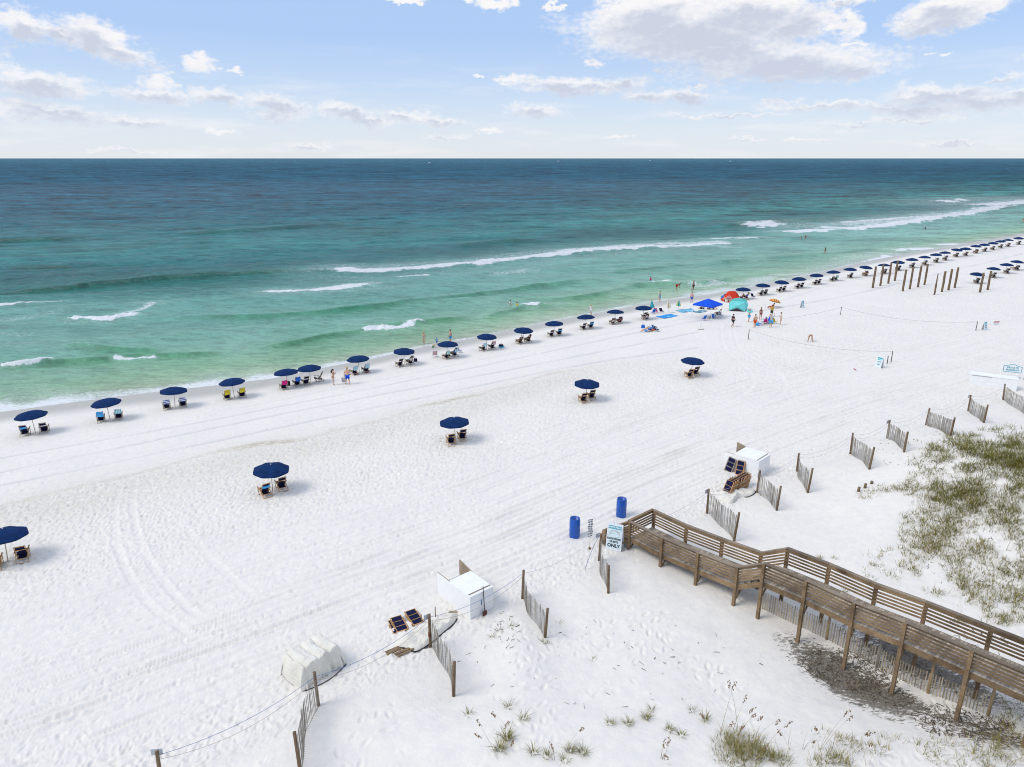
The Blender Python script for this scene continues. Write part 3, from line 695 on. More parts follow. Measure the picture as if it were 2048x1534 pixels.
M = dict(
 navy=cloth('navy_canvas', (.005, .026, .095), .3), navy2=cloth('dark_navy_sling', (.010, .012, .045), .2),
 teak=wood('oiled_teak', (.40, .22, .09), (.52, .31, .14), (.28, .15, .07)), greywood=wood('sun_bleached_wood', (.30, .24, .17), (.40, .33, .25), (.24, .19, .14)),
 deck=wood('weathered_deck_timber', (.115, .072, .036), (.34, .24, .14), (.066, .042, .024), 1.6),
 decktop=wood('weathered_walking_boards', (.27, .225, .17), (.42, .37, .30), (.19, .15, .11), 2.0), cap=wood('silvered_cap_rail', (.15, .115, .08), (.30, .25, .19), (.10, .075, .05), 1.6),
 post=wood('treated_pine_post', (.13, .085, .05), (.23, .16, .095), (.08, .052, .03)), tanpicket=wood('tan_fence_picket', (.34, .27, .18), (.46, .38, .27), (.24, .18, .11)), newpost=wood('fresh_pine_post', (.37, .27, .15), (.45, .33, .19), (.25, .18, .10)),
 picket=wood('grey_fence_picket', (.25, .225, .185), (.36, .335, .285), (.18, .155, .12)), pole=simple('pale_pole', (.50, .43, .33), .5),
 white=simple('white_painted_plywood', (.82, .82, .80), .5, .04, 2., .3, 0, (.74, .72, .66)), whiteg=simple('white_metal', (.75, .76, .77), .4, .04),
 raw=simple('bare_plywood_inside', (.34, .27, .19), .8, .25, 5.), tarp=simple('white_sailcloth_tarp', (.72, .69, .60), .7, .09, 1.6, .2, 1.),
 drum=simple('blue_plastic', (.004, .085, .40), .35, .12, 2.5, .5), dark=simple('dark_metal', (.05, .045, .045), .6, .2), black=simple('black_rubber', (.02, .02, .022), .7, .2),
 rope=simple('grey_rope', (.42, .42, .43), .9, .2), bluerope=simple('blue_rope', (.07, .16, .34), .8, .2), tanrope=simple('tan_rope', (.34, .27, .19), .9, .2),
 teal=cloth('teal_nylon', (.10, .44, .40)), teal2=cloth('pale_teal_nylon', (.18, .62, .60)), red=cloth('red_nylon', (.56, .045, .022)), blue=cloth('royal_blue_nylon', (.012, .085, .62)),
 sky=cloth('sky_blue_towel', (.09, .38, .70), .3), yellow=cloth('yellow_towel', (.62, .48, .04), .3), pink=cloth('pink_towel', (.60, .03, .19), .25), blue2=cloth('blue_towel', (.03, .14, .55), .3),
 bw=stripes('blue_white_stripe_towel', (.75, .75, .78), (.05, .08, .33), 7, 2), tw=stripes('teal_white_stripe_towel', (.70, .78, .78), (.12, .45, .52), 8, 0),
 rw=stripes('red_white_stripe_towel', (.72, .68, .66), (.45, .08, .12), 9, 0), gw=stripes('green_white_stripe_towel', (.72, .75, .70), (.08, .40, .33), 8, 0),
 orange=cloth('orange_cloth', (.75, .10, .02)), cream=cloth('cream_cloth', (.66, .60, .45)), grey=cloth('heather_grey_cloth', (.42, .43, .45)), pale=cloth('pale_cloth', (.70, .70, .68)),
 purple=cloth('maroon_cloth', (.25, .04, .08)), green=cloth('green_cloth', (.04, .30, .22)), signteal=simple('teal_sign_print', (.05, .36, .44), .5), ink=simple('dark_sign_ink', (.04, .05, .06), .6),
 signpale=simple('pale_blue_sign_face', (.62, .74, .76), .5, .04), redsign=simple('red_sign_print', (.45, .06, .05), .5), signgrey=simple('galvanised_sign_back', (.52, .54, .55), .45, .08),
 umbstripe=stripes('orange_yellow_stripe_canvas', (.65, .42, .08), (.55, .14, .05), 3.2, 0),
 s1=simple('fair_skin', (.60, .36, .25), .55, .06), s2=simple('tanned_skin', (.42, .22, .13), .55, .06), s3=simple('brown_skin', (.26, .13, .08), .55, .06),
 hairb=simple('dark_brown_hair', (.03, .018, .012), .5, .3), hairy=simple('blonde_hair', (.45, .31, .14), .5, .2), hairr=simple('reddish_hair', (.30, .10, .04), .5, .2), straw=simple('straw_hat', (.50, .36, .17), .8, .15),
 bikini=cloth('pale_pink_swimwear', (.62, .32, .28)), leafg=None)
# ------------------------------------------------------------------ beach umbrellas and chairs
def make_umbrella():
    r = thing('beach_umbrella', 'x', 'umbrella')
    b = MB(); b.smooth = True; b.tube([(0, 0, -.02), (0, 0, 1.9)], .024, 8); b.build('pole', M['pole'], r)
    c = MB(); n = 32; prof = [(.02, 1.965), (.16, 1.945), (.45, 1.885), (.80, 1.79), (1.06, 1.685), (1.19, 1.615), (1.195, 1.50)]
    vs = []; fs = []
    for i, (rad, z) in enumerate(prof):
        for k in range(n):
            q = k % 4; sag = (0, .55, 1., .55)[q]
            rr = rad * (1 - .055 * sag * (rad / 1.19)); zz = z - .035 * sag * (rad / 1.19) + (.035 * sag if i == len(prof) - 1 else 0)
            a = 2 * math.pi * (k + 1.3) / n; vs.append((rr * math.cos(a), rr * math.sin(a), zz))
    for i in range(len(prof) - 1):
        for k in range(n): fs.append((i * n + k, i * n + (k + 1) % n, (i + 1) * n + (k + 1) % n, (i + 1) * n + k))
    c.add(vs, fs); c.lathe([(.0, 1.97), (.02, 1.965)], n)
    c.build('canopy', M['navy'], r)
    d = MB(); d.smooth = True; d.lathe([(.022, 1.95), (.03, 1.98), (.022, 2.02), (0, 2.03)], 8); d.build('finial', M['whiteg'], r)
    e_ = MB()
    for k in range(8):
        a = 2 * math.pi * (k * 4 + 1.3) / n
        e_.bar((0, 0, 1.90), (1.17 * math.cos(a), 1.17 * math.sin(a), 1.575), .012, .012)
        e_.bar((0, 0, 1.45), (.6 * math.cos(a), .6 * math.sin(a), 1.80), .010, .010)
    e_.build('ribs', M['whiteg'], r)
    return r
def chair_parts(r, full, wm, sling):
    def bf(b):
        for s in (-1, 1): b.bar((s * .26, .06, .17), (s * .26, -.42, 1.0), .032, .05)
        b.bar((-.26, -.425, 1.0), (.26, -.425, 1.0), .05, .035); b.bar((-.26, -.27, .72), (.26, -.27, .72), .03, .03)
    def sf(b):
        for s in (-1, 1): b.bar((s * .225, -.30, .20), (s * .225, .50, .40), .03, .05)
        b.bar((-.225, .49, .40), (.225, .49, .40), .04, .035); b.bar((-.225, -.30, .20), (.225, -.30, .20), .035, .035)
    def rl(b, s): b.bar((s * .295, .10, .56), (s * .295, -.50, .02), .03, .045)
    def fl(b, s): b.bar((s * .295, .42, .56), (s * .295, .28, .0), .03, .045)
    def ar(b, s): b.box((s * .31, .10, .58), (.07, .72, .025))
    def xb(b, q=(0, 1)):
        if 0 in q: b.bar((-.295, -.50, .03), (.295, -.50, .03), .035, .035)
        if 1 in q: b.bar((-.295, .29, .05), (.295, .29, .05), .03, .03)
    if full:
        b = MB(); bf(b); b.build('back_frame', wm, r); b = MB(); sf(b); b.build('seat_frame', wm, r)
        for s in (-1, 1):
            b = MB(); rl(b, s); b.build('leg', wm, r); b = MB(); fl(b, s); b.build('leg', wm, r); b = MB(); ar(b, s); b.build('armrest', wm, r)
        for q in (0, 1): b = MB(); xb(b, (q,)); b.build('stretcher', wm, r)
    else:
        b = MB(); bf(b); sf(b); xb(b)
        for s in (-1, 1): rl(b, s); fl(b, s); ar(b, s)
        b.build('wooden_frame', wm, r)
    b = MB()
    def pan(z0, z1, dy=.02):
        f = lambda z: .06 - (z - .17) / .83 * .48
        b.sheet(lambda u, v: (-.225 + .45 * u, f(z0 + (z1 - z0) * v) + dy - .03 * math.sin(math.pi * v), z0 + (z1 - z0) * v), 4, 4)
    pan(.26, .62); pan(.72, .95)
    b.build('back_sling', sling, r)
    b = MB(); b.sheet(lambda u, v: (-.20 + .40 * u, -.30 + .78 * v, .215 + .19 * v - .05 * math.sin(math.pi * v)), 4, 5); b.build('seat_sling', sling, r)
    return r
proto_umb = make_umbrella()
proto_chair = chair_parts(thing('beach_chair', 'x', 'chair'), True, M['teak'], M['navy2'])
proto_chair_g = chair_parts(thing('beach_chair', 'x', 'chair'), True, M['greywood'], M['navy2'])
proto_chair_far = chair_parts(thing('beach_chair', 'x', 'chair'), False, M['greywood'], M['navy2'])
first = dict(u=True)
def on_ground_at_height(px, py, h):
    x, y = on_plane(px, py, h)
    for _ in range(10): x, y = on_plane(px, py, gz(x, y) + h)
    return x, y
def umbrella(px, py, label, group, sc=1.0):
    x, y = on_ground_at_height(px, py, 1.70 * sc)
    o = copy_thing(proto_umb, label, (x, y, gz(x, y)), random.uniform(0, 6.28), group, R(random.uniform(-3.5, 3.5)), R(random.uniform(-3.5, 3.5)), (sc, sc, sc))
    return x, y
def shore_angle(x):
    i = np.searchsorted(shore[:, 0], x); i = min(max(i, 3), len(shore) - 3); a, b = shore[i - 3], shore[i + 2]
    return math.atan2(b[1] - a[1], b[0] - a[0])
def chair(x, y, rz, label, group, src, rec=0.):
    return copy_thing(src, label, (x, y, gz(x, y) - .01), rz + R(random.uniform(-5, 5)), group)
def towel(x, y, rz, mt, label, full=True, z0=.64):
    b = MB(); w = .25
    prof = [(-.475, z0 + random.uniform(-.06, .04)), (-.475, .80), (-.465, 1.03), (-.41, 1.045), (-.36, .95), (-.33, .88)] if full else [(-.36, .66), (-.375, .75), (-.33, .82), (-.27, .76), (-.22, .66)]
    f = lambda v: (lambda k, fr: (prof[k][0] * (1 - fr) + prof[k + 1][0] * fr, prof[k][1] * (1 - fr) + prof[k + 1][1] * fr))(min(int(v * (len(prof) - 1)), len(prof) - 2), v * (len(prof) - 1) - min(int(v * (len(prof) - 1)), len(prof) - 2))
    ph = random.uniform(0, 6)
    b.smooth = True
    b.sheet(lambda u, v: ((u - .5) * 2 * w * (1 + .08 * math.sin(v * 5 + ph)) , f(v)[0] + .012 * math.sin(u * 14 + ph), f(v)[1] + .02 * math.sin(u * 6 + ph)), 8, 10)
    o = b.build('towel', mt, None, (x, y, gz(x, y))); o.rotation_euler = (0, 0, rz)
    tag(o, label, 'towel', 'towels on the beach chairs')
# front row, canopy centres in the photo, counted from the left
FRONT = [(63, 828), (214, 803), (345, 780), (465, 762), (573, 743), (619, 735), (717, 716), (807, 701), (895, 687), (973, 672), (1046, 659), (1109, 646), (1173, 633), (1231, 623), (1288, 615),
         (1487, 578), (1526, 570), (1563, 563.5), (1599, 557), (1634, 550), (1668, 543.5), (1701, 538), (1731, 534), (1769, 530), (1797, 523.6), (1825, 518.6), (1850, 514), (1873, 509), (1891, 505), (1913, 499),
         (1932, 497), (1952, 492), (1970, 489), (1986, 486), (2002, 482.6), (2017, 480), (2038, 476)]
U_SEEN = []
for i, (px, py) in enumerate(FRONT):
    n = i + 1; near = i < 16
    desc = 'navy beach umbrella' if i != 15 else 'navy beach umbrella just behind the red and teal tents'
    x, y = umbrella(px, py, f'{desc}, {ordn(n)} from the left in the waterline row' if i != 15 else desc, 'navy umbrellas along the waterline')
    U_SEEN.append((x, y))
    A = shore_angle(x); src = proto_chair_g if i < 20 else proto_chair_far
    offs = [(-.68, -.15), (.68, -.15)]
    if i == 4: offs = [(-.55, -.35), (.95, .05)]
    if i == 5: offs = [(-.55, -.1), (1.0, .3)]
    if i == 8: offs = [(-.45, -.3), (.95, .1)]
    if i == 14: offs = [(-.2, -.6), (.55, .3)]
    if i > 20: offs = [(-.42, -.35), (.50, .1)]
    for k, (a, bb) in enumerate(offs):
        cx = x + a * math.cos(A) - bb * math.sin(A); cy = y + a * math.sin(A) + bb * math.cos(A)
        rz = A + (R(-14) if 10 < i < 15 else 0) + (R(-25) if i > 15 else 0)
        if i == 5 and k == 1: rz += R(70)
        side = ('left', 'right')[k]
        chair(cx, cy, rz, f'{side} wooden navy-sling chair under the {ordn(n)} waterline umbrella from the left', 'wooden chairs along the waterline', src)
        tw = {(0, 0): ('sky', 'blue towel folded on', 0), (1, 0): ('sky', 'blue towel draped over', 1), (1, 1): ('tw', 'pale blue patterned towel draped over', 1), (2, 0): ('bw', 'navy and white striped towel on', 1), (2, 1): ('bw', 'navy and white striped towel on', 1),
              (3, 0): ('yellow', 'yellow towel over', 1), (3, 1): ('yellow', 'yellow towel over', 1), (4, 0): ('pink', 'bright pink towel over', 1), (4, 1): ('blue2', 'bright blue towel over', 1), (6, 0): ('tw', 'teal and white striped towel over', 1), (6, 1): ('tw', 'teal and white striped towel over', 1),
              (8, 0): ('gw', 'green and white striped towel over', 1), (8, 1): ('tw', 'blue and white towel over', 1), (9, 0): ('tw', 'light blue towel over', 1), (9, 1): ('rw', 'red striped towel over', 1), (11, 1): ('sky', 'small blue towel on', 0), (12, 1): ('sky', 'small blue towel on', 0), (20, 1): ('gw', 'green striped towel over', 1),
              (21, 1): ('bw', 'blue and white towel over', 1), (25, 1): ('bw', 'blue and white towel over', 1), (26, 1): ('sky', 'blue towel over', 1), (28, 1): ('blue2', 'dark blue towel over', 1)}.get((i, k))
        if tw: towel(cx, cy, rz, M[tw[0]], f'{tw[1]} the {side} chair under the {ordn(n)} waterline umbrella', bool(tw[2]))
# loose umbrellas higher on the beach
MID = [((3, 1069), 'navy umbrella cut by the left edge of the photo, nearest to the camera', 'at the left edge of the photo'), ((540, 936), 'navy umbrella standing alone in the middle of the left beach', 'under the lone umbrella on the left sand'),
       ((910, 842), 'navy umbrella alone mid-beach, below the waterline row and left of centre', 'under the mid-beach umbrella just left of centre'), ((1173, 765), 'navy umbrella alone mid-beach, right of centre with two high-backed chairs', 'under the mid-beach umbrella just right of centre'),
       ((1384, 720), 'navy umbrella alone mid-beach, nearest to the group with the blue canopy', 'under the mid-beach umbrella nearest the blue canopy'),
       ((1954, 547.5), 'navy umbrella beside the rightmost pair of wooden pilings', 'under the umbrella beside the last pilings'), ((1987, 537), 'navy umbrella second from left in the short upper row at the right edge', 'under the second umbrella of the short upper row'),
       ((2014, 529), 'navy umbrella third from left in the short upper row at the right edge', 'under the third umbrella of the short upper row'), ((2034, 523), 'rightmost navy umbrella of the short upper row by the photo edge', 'under the last umbrella of the short upper row')]
for i, ((px, py), lab, where) in enumerate(MID):
    x, y = umbrella(px, py, lab, None); A = shore_angle(x)
    rz = A + (R(-4), R(-4), R(-20), R(-20), R(-20), R(-30), R(-30), R(-30), R(-30))[i]
    for k, (a, bb) in enumerate([(-.62, -.25), (.62, -.05)] if i < 5 else [(-.35, -.35), (.45, 0)]):
        cx = x + a * math.cos(A) - bb * math.sin(A); cy = y + a * math.sin(A) + bb * math.cos(A)
        if i == 0: cx += .12
        side = ('left', 'right')[k]
        chair(cx, cy, rz, f'{side} wooden chair with navy sling {where}', 'chairs under the loose umbrellas', proto_chair if i < 5 else proto_chair_far)
        if i == 1 and k == 0: towel(cx, cy, rz, M['sky'], 'small blue towel on the left chair under the lone umbrella on the left sand', False)
for o in (proto_umb, proto_chair, proto_chair_g, proto_chair_far):
    for c_ in list(o.children): bpy.data.objects.remove(c_)
    bpy.data.objects.remove(o)

# ------------------------------------------------------------------ pilings
pil = [((805, 390), (778, 570)), ((862, 373), (842, 552)), ((933, 355), (908, 533)), ((982, 340), (963, 511)), ((1055, 417), (1030, 598)), ((1116, 400), (1088, 580)), ((1180, 383), (1157, 564)), ((1240, 368), (1212, 544)),
       ((1322, 449), (1296, 627)), ((1386, 430), (1358, 603)), ((1442, 412), (1413, 589)), ((1488, 397), (1465, 569)), ((1702, 443), (1677, 607)), ((1768, 427), (1741, 586))]
sets = ['left group of pilings', 'middle group of pilings', 'right group of pilings', 'last pair of pilings near the right umbrellas']
for i, (tp, bs) in enumerate(pil):
    bx, by = 1560 + bs[0] / 4.197, 440 + bs[1] / 4.197; p = H(bx, by); zt = z_for(p.x, p.y, 440 + tp[1] / 4.197)
    b = MB(); b.smooth = True; r = .17 if i != 8 else .12; h = zt - p.z
    rs_ = [r * (1 + random.uniform(-.07, .07)) for _ in range(6)]; rs_[-1] *= .92
    if i == 8: rs_ = [.13, .13, .15, .11, .08, .07]
    b.tube([(random.uniform(-.02, .02), random.uniform(-.02, .02), -.1 + (h + .1) * k / 5) for k in range(6)], rs_, 10)
    o = b.build('wooden_piling', M['post'], None, p); tag(o, f'{"thin crooked" if i == 8 else "tall"} piling, {ordn(i % 4 + 1)} from left in the {sets[i // 4]}', 'piling', 'wooden pilings standing in the sand')
# three stumps in the dune
for k, (px, py, hpx, w_) in enumerate([(1716.6, 983, 9, 'lowest and leftmost'), (1729.5, 976, 9, 'middle'), (1742.7, 967, 5, 'shortest and rightmost')]):
    p = H(px, py); zt = z_for(p.x, p.y, py - hpx); b = MB(); b.smooth = True
    b.tube([(0, 0, -.1), (.01, 0, (zt - p.z) * .5), (.03, 0, zt - p.z)], [.085, .09, .08], 9); tag(b.build('post_stump', M['post'], None, p), f'{w_} of three buried post stumps beside the dune grass', 'stump', 'buried stumps')

# ------------------------------------------------------------------ sand fences
def fence(A, B, label, mids=(), pickets=None, hgt=None, bow=0., postmat=None, group='short picket sand fences', sign=False, rust=False):
    """A, B = (top px, base px) of the end posts"""
    (at, ab), (bt, bb) = A, B
    pa, pb = H(*ab), H(*bb); za, zb = z_for(pa.x, pa.y, at[1]), z_for(pb.x, pb.y, bt[1])
    o = thing('sand_fence', label, 'fence', pa, 0, group)
    for p, zt in [(pa, za), (pb, zb)]:
        b = MB(); b.smooth = True; q = p - pa; h = zt - p.z; lx, ly = random.uniform(-.03, .03), random.uniform(-.03, .03)
        b.tube([q + Vector((lx * k, ly * k, -.15 + (h + .15) * k / 4)) for k in range(5)], [.072, .070, .068, .066, .063], 10)
        b.build('post', M['post'], o)
    b = MB(); d = pb - pa; L = d.length; n = max(6, int(L / .105)); nv = Vector((-d.y, d.x, 0)).normalized()
    tops = []; ph = random.uniform(0, 6)
    for k in range(n + 1):
        u = (k + .5) / (n + 1)
        off = bow * math.sin(math.pi * u) + .05 * math.sin(u * 9 + ph)
        q = pa + d * u + nv * off; z0 = gz(q.x, q.y)
        h = (za - pa.z) * (1 - u) + (zb - pb.z) * u - .22 - .10 * math.sin(math.pi * u) + random.uniform(-.03, .03)
        lean = Vector((random.uniform(-.02, .02), random.uniform(-.02, .02), 0)) + d.normalized() * .03 * math.sin(u * 7 + ph)
        p0 = Vector((q.x, q.y, z0 - .05)) - pa; p1 = Vector((q.x, q.y, z0 + h)) - pa + lean * 2
        b.bar(p0, p1, .042, .012, up=nv); tops.append((p0, p1))
    for fr in (.25, .55, .85):
        for (p0, p1), (q0, q1) in zip(tops[:-1], tops[1:]):
            b.bar(p0.lerp(p1, fr), q0.lerp(q1, fr), .006, .006)
    b.build('pickets', M['picket'], o)
    if sign:
        b = MB(); b.box((-.10, .10, za - pa.z - .17), (.34, .02, .26), (0, 0, R(35))); b.build('small_sign', M['signgrey'], o)
    if rust:
        b = MB(); b.smooth = True
        for k in range(5): b.tube([(.078 * math.cos(a * .9), .078 * math.sin(a * .9), .55 + .05 * k + .008 * a) for a in range(8)], .012, 5)
        b.build('rusty_chain', simple('rust', (.20, .075, .035), .9, .3), o)
    return Vector((pa.x, pa.y, za)), Vector((pb.x, pb.y, zb))
FEN = [(((626.8, 1347.8), (637, 1411)), ((589, 1465), (602, 1550)), 'picket fence section running to the bottom edge, nearest the tarp-covered pile', dict(bow=-.15)),
 (((857.4, 1229.7), (860.8, 1294)), ((903.5, 1321), (907, 1391)), 'picket fence section with chain-wrapped post beside the crumpled white tarp', dict(bow=.18, sign=True, rust=True)),
 (((1046, 1143), (1044.8, 1196.5)), ((1090, 1215.8), (1089.7, 1275)), 'picket fence section right of the open white box with the shovel', dict(bow=-.12)),
 (((1199.5, 1066.7), (1197.7, 1121)), ((1219.7, 1129.6), (1216.8, 1186)), 'picket fence section in front of the A-frame sign at the boardwalk foot', dict(bow=-.1, sign=True)),
 (((1419.5, 979), (1413.8, 1026.8)), ((1472, 1024), (1467.6, 1082.5)), 'wide picket fence section directly behind the boardwalk rail', dict(bow=.12, sign=True)),
 (((1520, 940.7), (1514, 984.7)), ((1558.6, 972.4), (1553, 1021)), 'picket fence section beside the white box with folded chairs', dict(bow=.1)),
 (((1597.5, 907), (1593.6, 942.3)), ((1621.7, 935.4), (1615.3, 985.3)), 'narrow picket fence section, fifth from the right edge', dict(bow=-.12)),
 (((1705.5, 866.6), (1700.6, 907.5)), ((1745, 893), (1738.7, 938.4)), 'picket fence section standing above the three post stumps', {}),
 (((1777, 840.6), (1774, 876.5)), ((1814, 863), (1808, 904)), 'picket fence section, middle one of the row up the right side', dict(sign=True)),
 (((1859, 815.6), (1851.6, 849.5)), ((1907, 834.4), (1901, 872)), 'wide picket fence section whose right post stands in dune grass', {}),
 (((1939, 789.6), (1936, 822)), ((1973.7, 810), (1967.8, 845.8)), 'picket fence section just below the long white box', dict(bow=.1, sign=True)),
 (((2012.6, 768.3), (2006, 799.7)), ((2066, 797), (2060, 836)), 'picket fence section cut by the right edge in front of the white box', {})]
tops_ = []
for A, B, lab, kw in FEN: tops_.append(fence(A, B, lab, **kw)[0])
# lone post at the bottom left with a small sign on it
xy = on_plane(312, 1501, 1.45); p = Vector((xy[0], xy[1], gz(*xy)))
r = thing('fence_post', 'lone wooden post with a small grey sign at the bottom edge of the photo', 'post', p)
b = MB(); b.smooth = True; b.tube([(0, 0, -.1), (0, 0, .8), (.02, 0, 1.45)], [.075, .07, .065], 10); b.build('shaft', M['post'], r)
b = MB(); b.box((-.05, .11, 1.33), (.40, .02, .26), (0, 0, R(8))); b.build('small_sign', M['signgrey'], r)
lone = p + Vector((0, 0, 1.4))
def rope(p0, p1, sag, mt, label, r=.0085, dz=0., cat='rope'):
    b = MB(); b.smooth = True; n = 14
    pts = [p0.lerp(p1, k / n) + Vector((0, 0, dz - sag * 4 * (k / n) * (1 - k / n))) for k in range(n + 1)]
    pts = [Vector((q.x, q.y, max(q.z, gz(q.x, q.y) + .015))) - p0 for q in pts]
    b.tube(pts, r, 5); o = b.build('rope', mt, None, p0); return tag(o, label, cat, 'ropes strung between the fence posts')
chain = [lone] + tops_
names = ['the lone bottom-left post', 'the fence by the tarp-covered pile', 'the fence by the crumpled tarp', 'the fence by the shovel box', 'the fence by the A-frame sign', 'the fence behind the boardwalk', 'the fence by the folded chairs', 'the narrow fence', 'the fence above the stumps', 'the middle right fence', 'the fence in the grass', 'the fence below the long box', 'the fence at the right edge']
for i in range(len(chain) - 1):
    a, b_ = chain[i], chain[i + 1]; L = (b_ - a).length
    rope(a, b_, .05 * L + .1, M['bluerope'] if i < 3 else M['rope'], f'upper rope: {names[i]} to {names[i + 1]}', dz=-.12)
    if i not in (3,): rope(a, b_, .075 * L + .15, M['tanrope'] if i < 3 else M['rope'], f'lower rope: {names[i]} to {names[i + 1]}', r=.007, dz=-.30)
rope(tops_[3] + Vector((-.05, 0, -.2)), H(1170, 1140) + Vector((0, 0, .02)), -.2, M['bluerope'], 'loose blue rope end trailing on the sand by the A-frame sign fence', r=.012)
# ------------------------------------------------------------------ boardwalk
NB = [(1257, 1098), (1318, 1135), (1388, 1172), (1463, 1213), (1513, 1238), (1593, 1286), (1687, 1337), (1783, 1388), (1912, 1440)]
NTp = [1043, 1075, 1104, 1134, 1126, 1160, 1204, 1243, 1299]
st = [H(*q) for q in NB]; zt = [z_for(p.x, p.y, t_) for p, t_ in zip(st, NTp)]
# straighten the plan a little and carry it on past the frame
P0, P8 = st[0], st[8]
d = Vector((P8.x - P0.x, P8.y - P0.y, 0)); 
for i in range(1, 8):
    f = ((st[i].x - P0.x) * d.x + (st[i].y - P0.y) * d.y) / d.length_squared
    q = Vector((P0.x + d.x * f, P0.y + d.y * f, 0)); st[i] = Vector((st[i].x * .5 + q.x * .5, st[i].y * .5 + q.y * .5, 0))
zt = [z_for(p.x, p.y, t_) for p, t_ in zip(st, NTp)]
stp = (st[8] - st[5]) / 3; stp.z = 0
for k in range(3): st.append(st[-1] + stp); zt.append(zt[-1] + (zt[8] - zt[5]) / 3)
print('rail z', [round(a, 2) for a in zt])
un = d.normalized(); nv = Vector((-un.y, un.x, 0)); WID = 2.15
near = [Vector((p.x, p.y, 0)) for p in st]; far = [p + nv * WID for p in near]
dz_ = [z - 1.06 for z in zt]
bw = thing('boardwalk', 'long weathered brown timber boardwalk with slatted railings rising to the right', 'boardwalk', (near[0].x, near[0].y, 0))
O = Vector(bw.location)
def lvl(i, h): return zt[i] + h
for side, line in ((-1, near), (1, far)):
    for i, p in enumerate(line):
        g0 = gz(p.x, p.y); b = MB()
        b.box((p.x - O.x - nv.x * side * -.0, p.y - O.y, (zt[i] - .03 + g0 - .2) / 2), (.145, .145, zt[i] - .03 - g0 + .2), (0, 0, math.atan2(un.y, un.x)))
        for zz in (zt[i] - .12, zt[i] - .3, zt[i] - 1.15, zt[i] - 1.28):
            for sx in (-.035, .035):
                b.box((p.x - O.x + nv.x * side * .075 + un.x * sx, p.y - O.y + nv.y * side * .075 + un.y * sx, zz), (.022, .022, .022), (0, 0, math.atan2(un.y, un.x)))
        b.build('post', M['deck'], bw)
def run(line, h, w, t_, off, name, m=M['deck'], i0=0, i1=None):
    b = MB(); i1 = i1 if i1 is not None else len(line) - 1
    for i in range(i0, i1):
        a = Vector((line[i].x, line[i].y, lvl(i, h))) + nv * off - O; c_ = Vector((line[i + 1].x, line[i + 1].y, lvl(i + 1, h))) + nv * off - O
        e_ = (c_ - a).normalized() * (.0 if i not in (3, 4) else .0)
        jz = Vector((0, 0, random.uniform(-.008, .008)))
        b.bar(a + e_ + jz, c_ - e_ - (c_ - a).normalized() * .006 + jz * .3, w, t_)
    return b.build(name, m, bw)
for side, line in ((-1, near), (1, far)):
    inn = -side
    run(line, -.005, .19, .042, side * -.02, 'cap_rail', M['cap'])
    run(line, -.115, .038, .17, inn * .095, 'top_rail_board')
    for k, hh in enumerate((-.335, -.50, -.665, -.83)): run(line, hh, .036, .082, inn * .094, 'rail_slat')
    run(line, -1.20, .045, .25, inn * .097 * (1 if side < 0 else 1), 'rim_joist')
# deck boards
b = MB(); steps = MB()
for i in range(len(near) - 1):
    a, c_ = near[i], near[i + 1]; L = (c_ - a).length; za, zb = lvl(i, -1.06), lvl(i + 1, -1.06)
    if i == 3:
        b.build('deck_boards', M['decktop'], bw); b = MB(); n = 4
        for k in range(n):
            u = (k + .5) / n; zz = za + (zb - za) * (k + 1) / n
            q = a.lerp(c_, u) + nv * WID / 2; ang = math.atan2(un.y, un.x)
            steps.box((q.x - O.x, q.y - O.y, zz - .02), (L / n + .02, WID - .30, .04), (0, 0, ang))
            q2 = a.lerp(c_, k / n) + nv * WID / 2
            steps.box((q2.x - O.x, q2.y - O.y, zz - .12), (.03, WID - .32, .155), (0, 0, ang))
        continue
    n = max(1, int(L / .148))
    for k in range(n):
        u = (k + .5) / n; q = a.lerp(c_, u) + nv * WID / 2; zz = za + (zb - za) * u
        b.box((q.x - O.x, q.y - O.y, zz - .02 + random.uniform(-.003, .003)), (L / n - .012, WID - .255, .036), (0, -math.atan2(zb - za, L), math.atan2(un.y, un.x)))
b.build('deck_boards', M['decktop'], bw); steps.build('steps', M['decktop'], bw)
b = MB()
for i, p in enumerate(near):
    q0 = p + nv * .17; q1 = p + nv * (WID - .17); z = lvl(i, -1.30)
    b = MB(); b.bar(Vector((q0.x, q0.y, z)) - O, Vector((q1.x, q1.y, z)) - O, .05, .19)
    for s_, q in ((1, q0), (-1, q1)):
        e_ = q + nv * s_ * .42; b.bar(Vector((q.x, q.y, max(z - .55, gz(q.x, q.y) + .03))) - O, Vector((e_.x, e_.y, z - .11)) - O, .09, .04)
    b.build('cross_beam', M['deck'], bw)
# end rail at the foot and the low stair rail to the sand
E0 = Vector((far[0].x, far[0].y, zt[0])); N0 = Vector((near[0].x, near[0].y, zt[0])) - un * .0
lowz = 1.02; lx, ly = on_plane(1211, 1058, lowz); LW = Vector((lx, ly, lowz + .0))
off = -un * .105
def line2(a, c_, hs, name, w=.036, t_=.095):
    for h, tt in hs:
        b = MB(); b.bar(a + Vector((0, 0, h)) - O, c_ + Vector((0, 0, h)) - O, w, tt); b.build(name, M['deck'], bw)
line2(E0 + off + nv * .05, N0 + off + nv * .01, [(-.005, .042)], 'cap_rail', .17)
line2(E0 + off * .9, N0 + off * .9, [(-.115, .17)], 'top_rail_board'); line2(E0 + off * .9, N0 + off * .9, [(-.335, .095), (-.50, .095), (-.665, .095), (-.83, .10)], 'rail_slat')
N1 = N0 + off * .9 + Vector((0, 0, -.03)); LWg = gz(LW.x, LW.y)
line2(N1, LW, [(.0, .042)], 'cap_rail', .16); line2(N1 + Vector((0, 0, -.03)), LW, [(-.10, .16)], 'top_rail_board')
line2(N1, LW + Vector((0, 0, .12)), [(-.34, .09), (-.50, .09), (-.66, .09)], 'rail_slat')
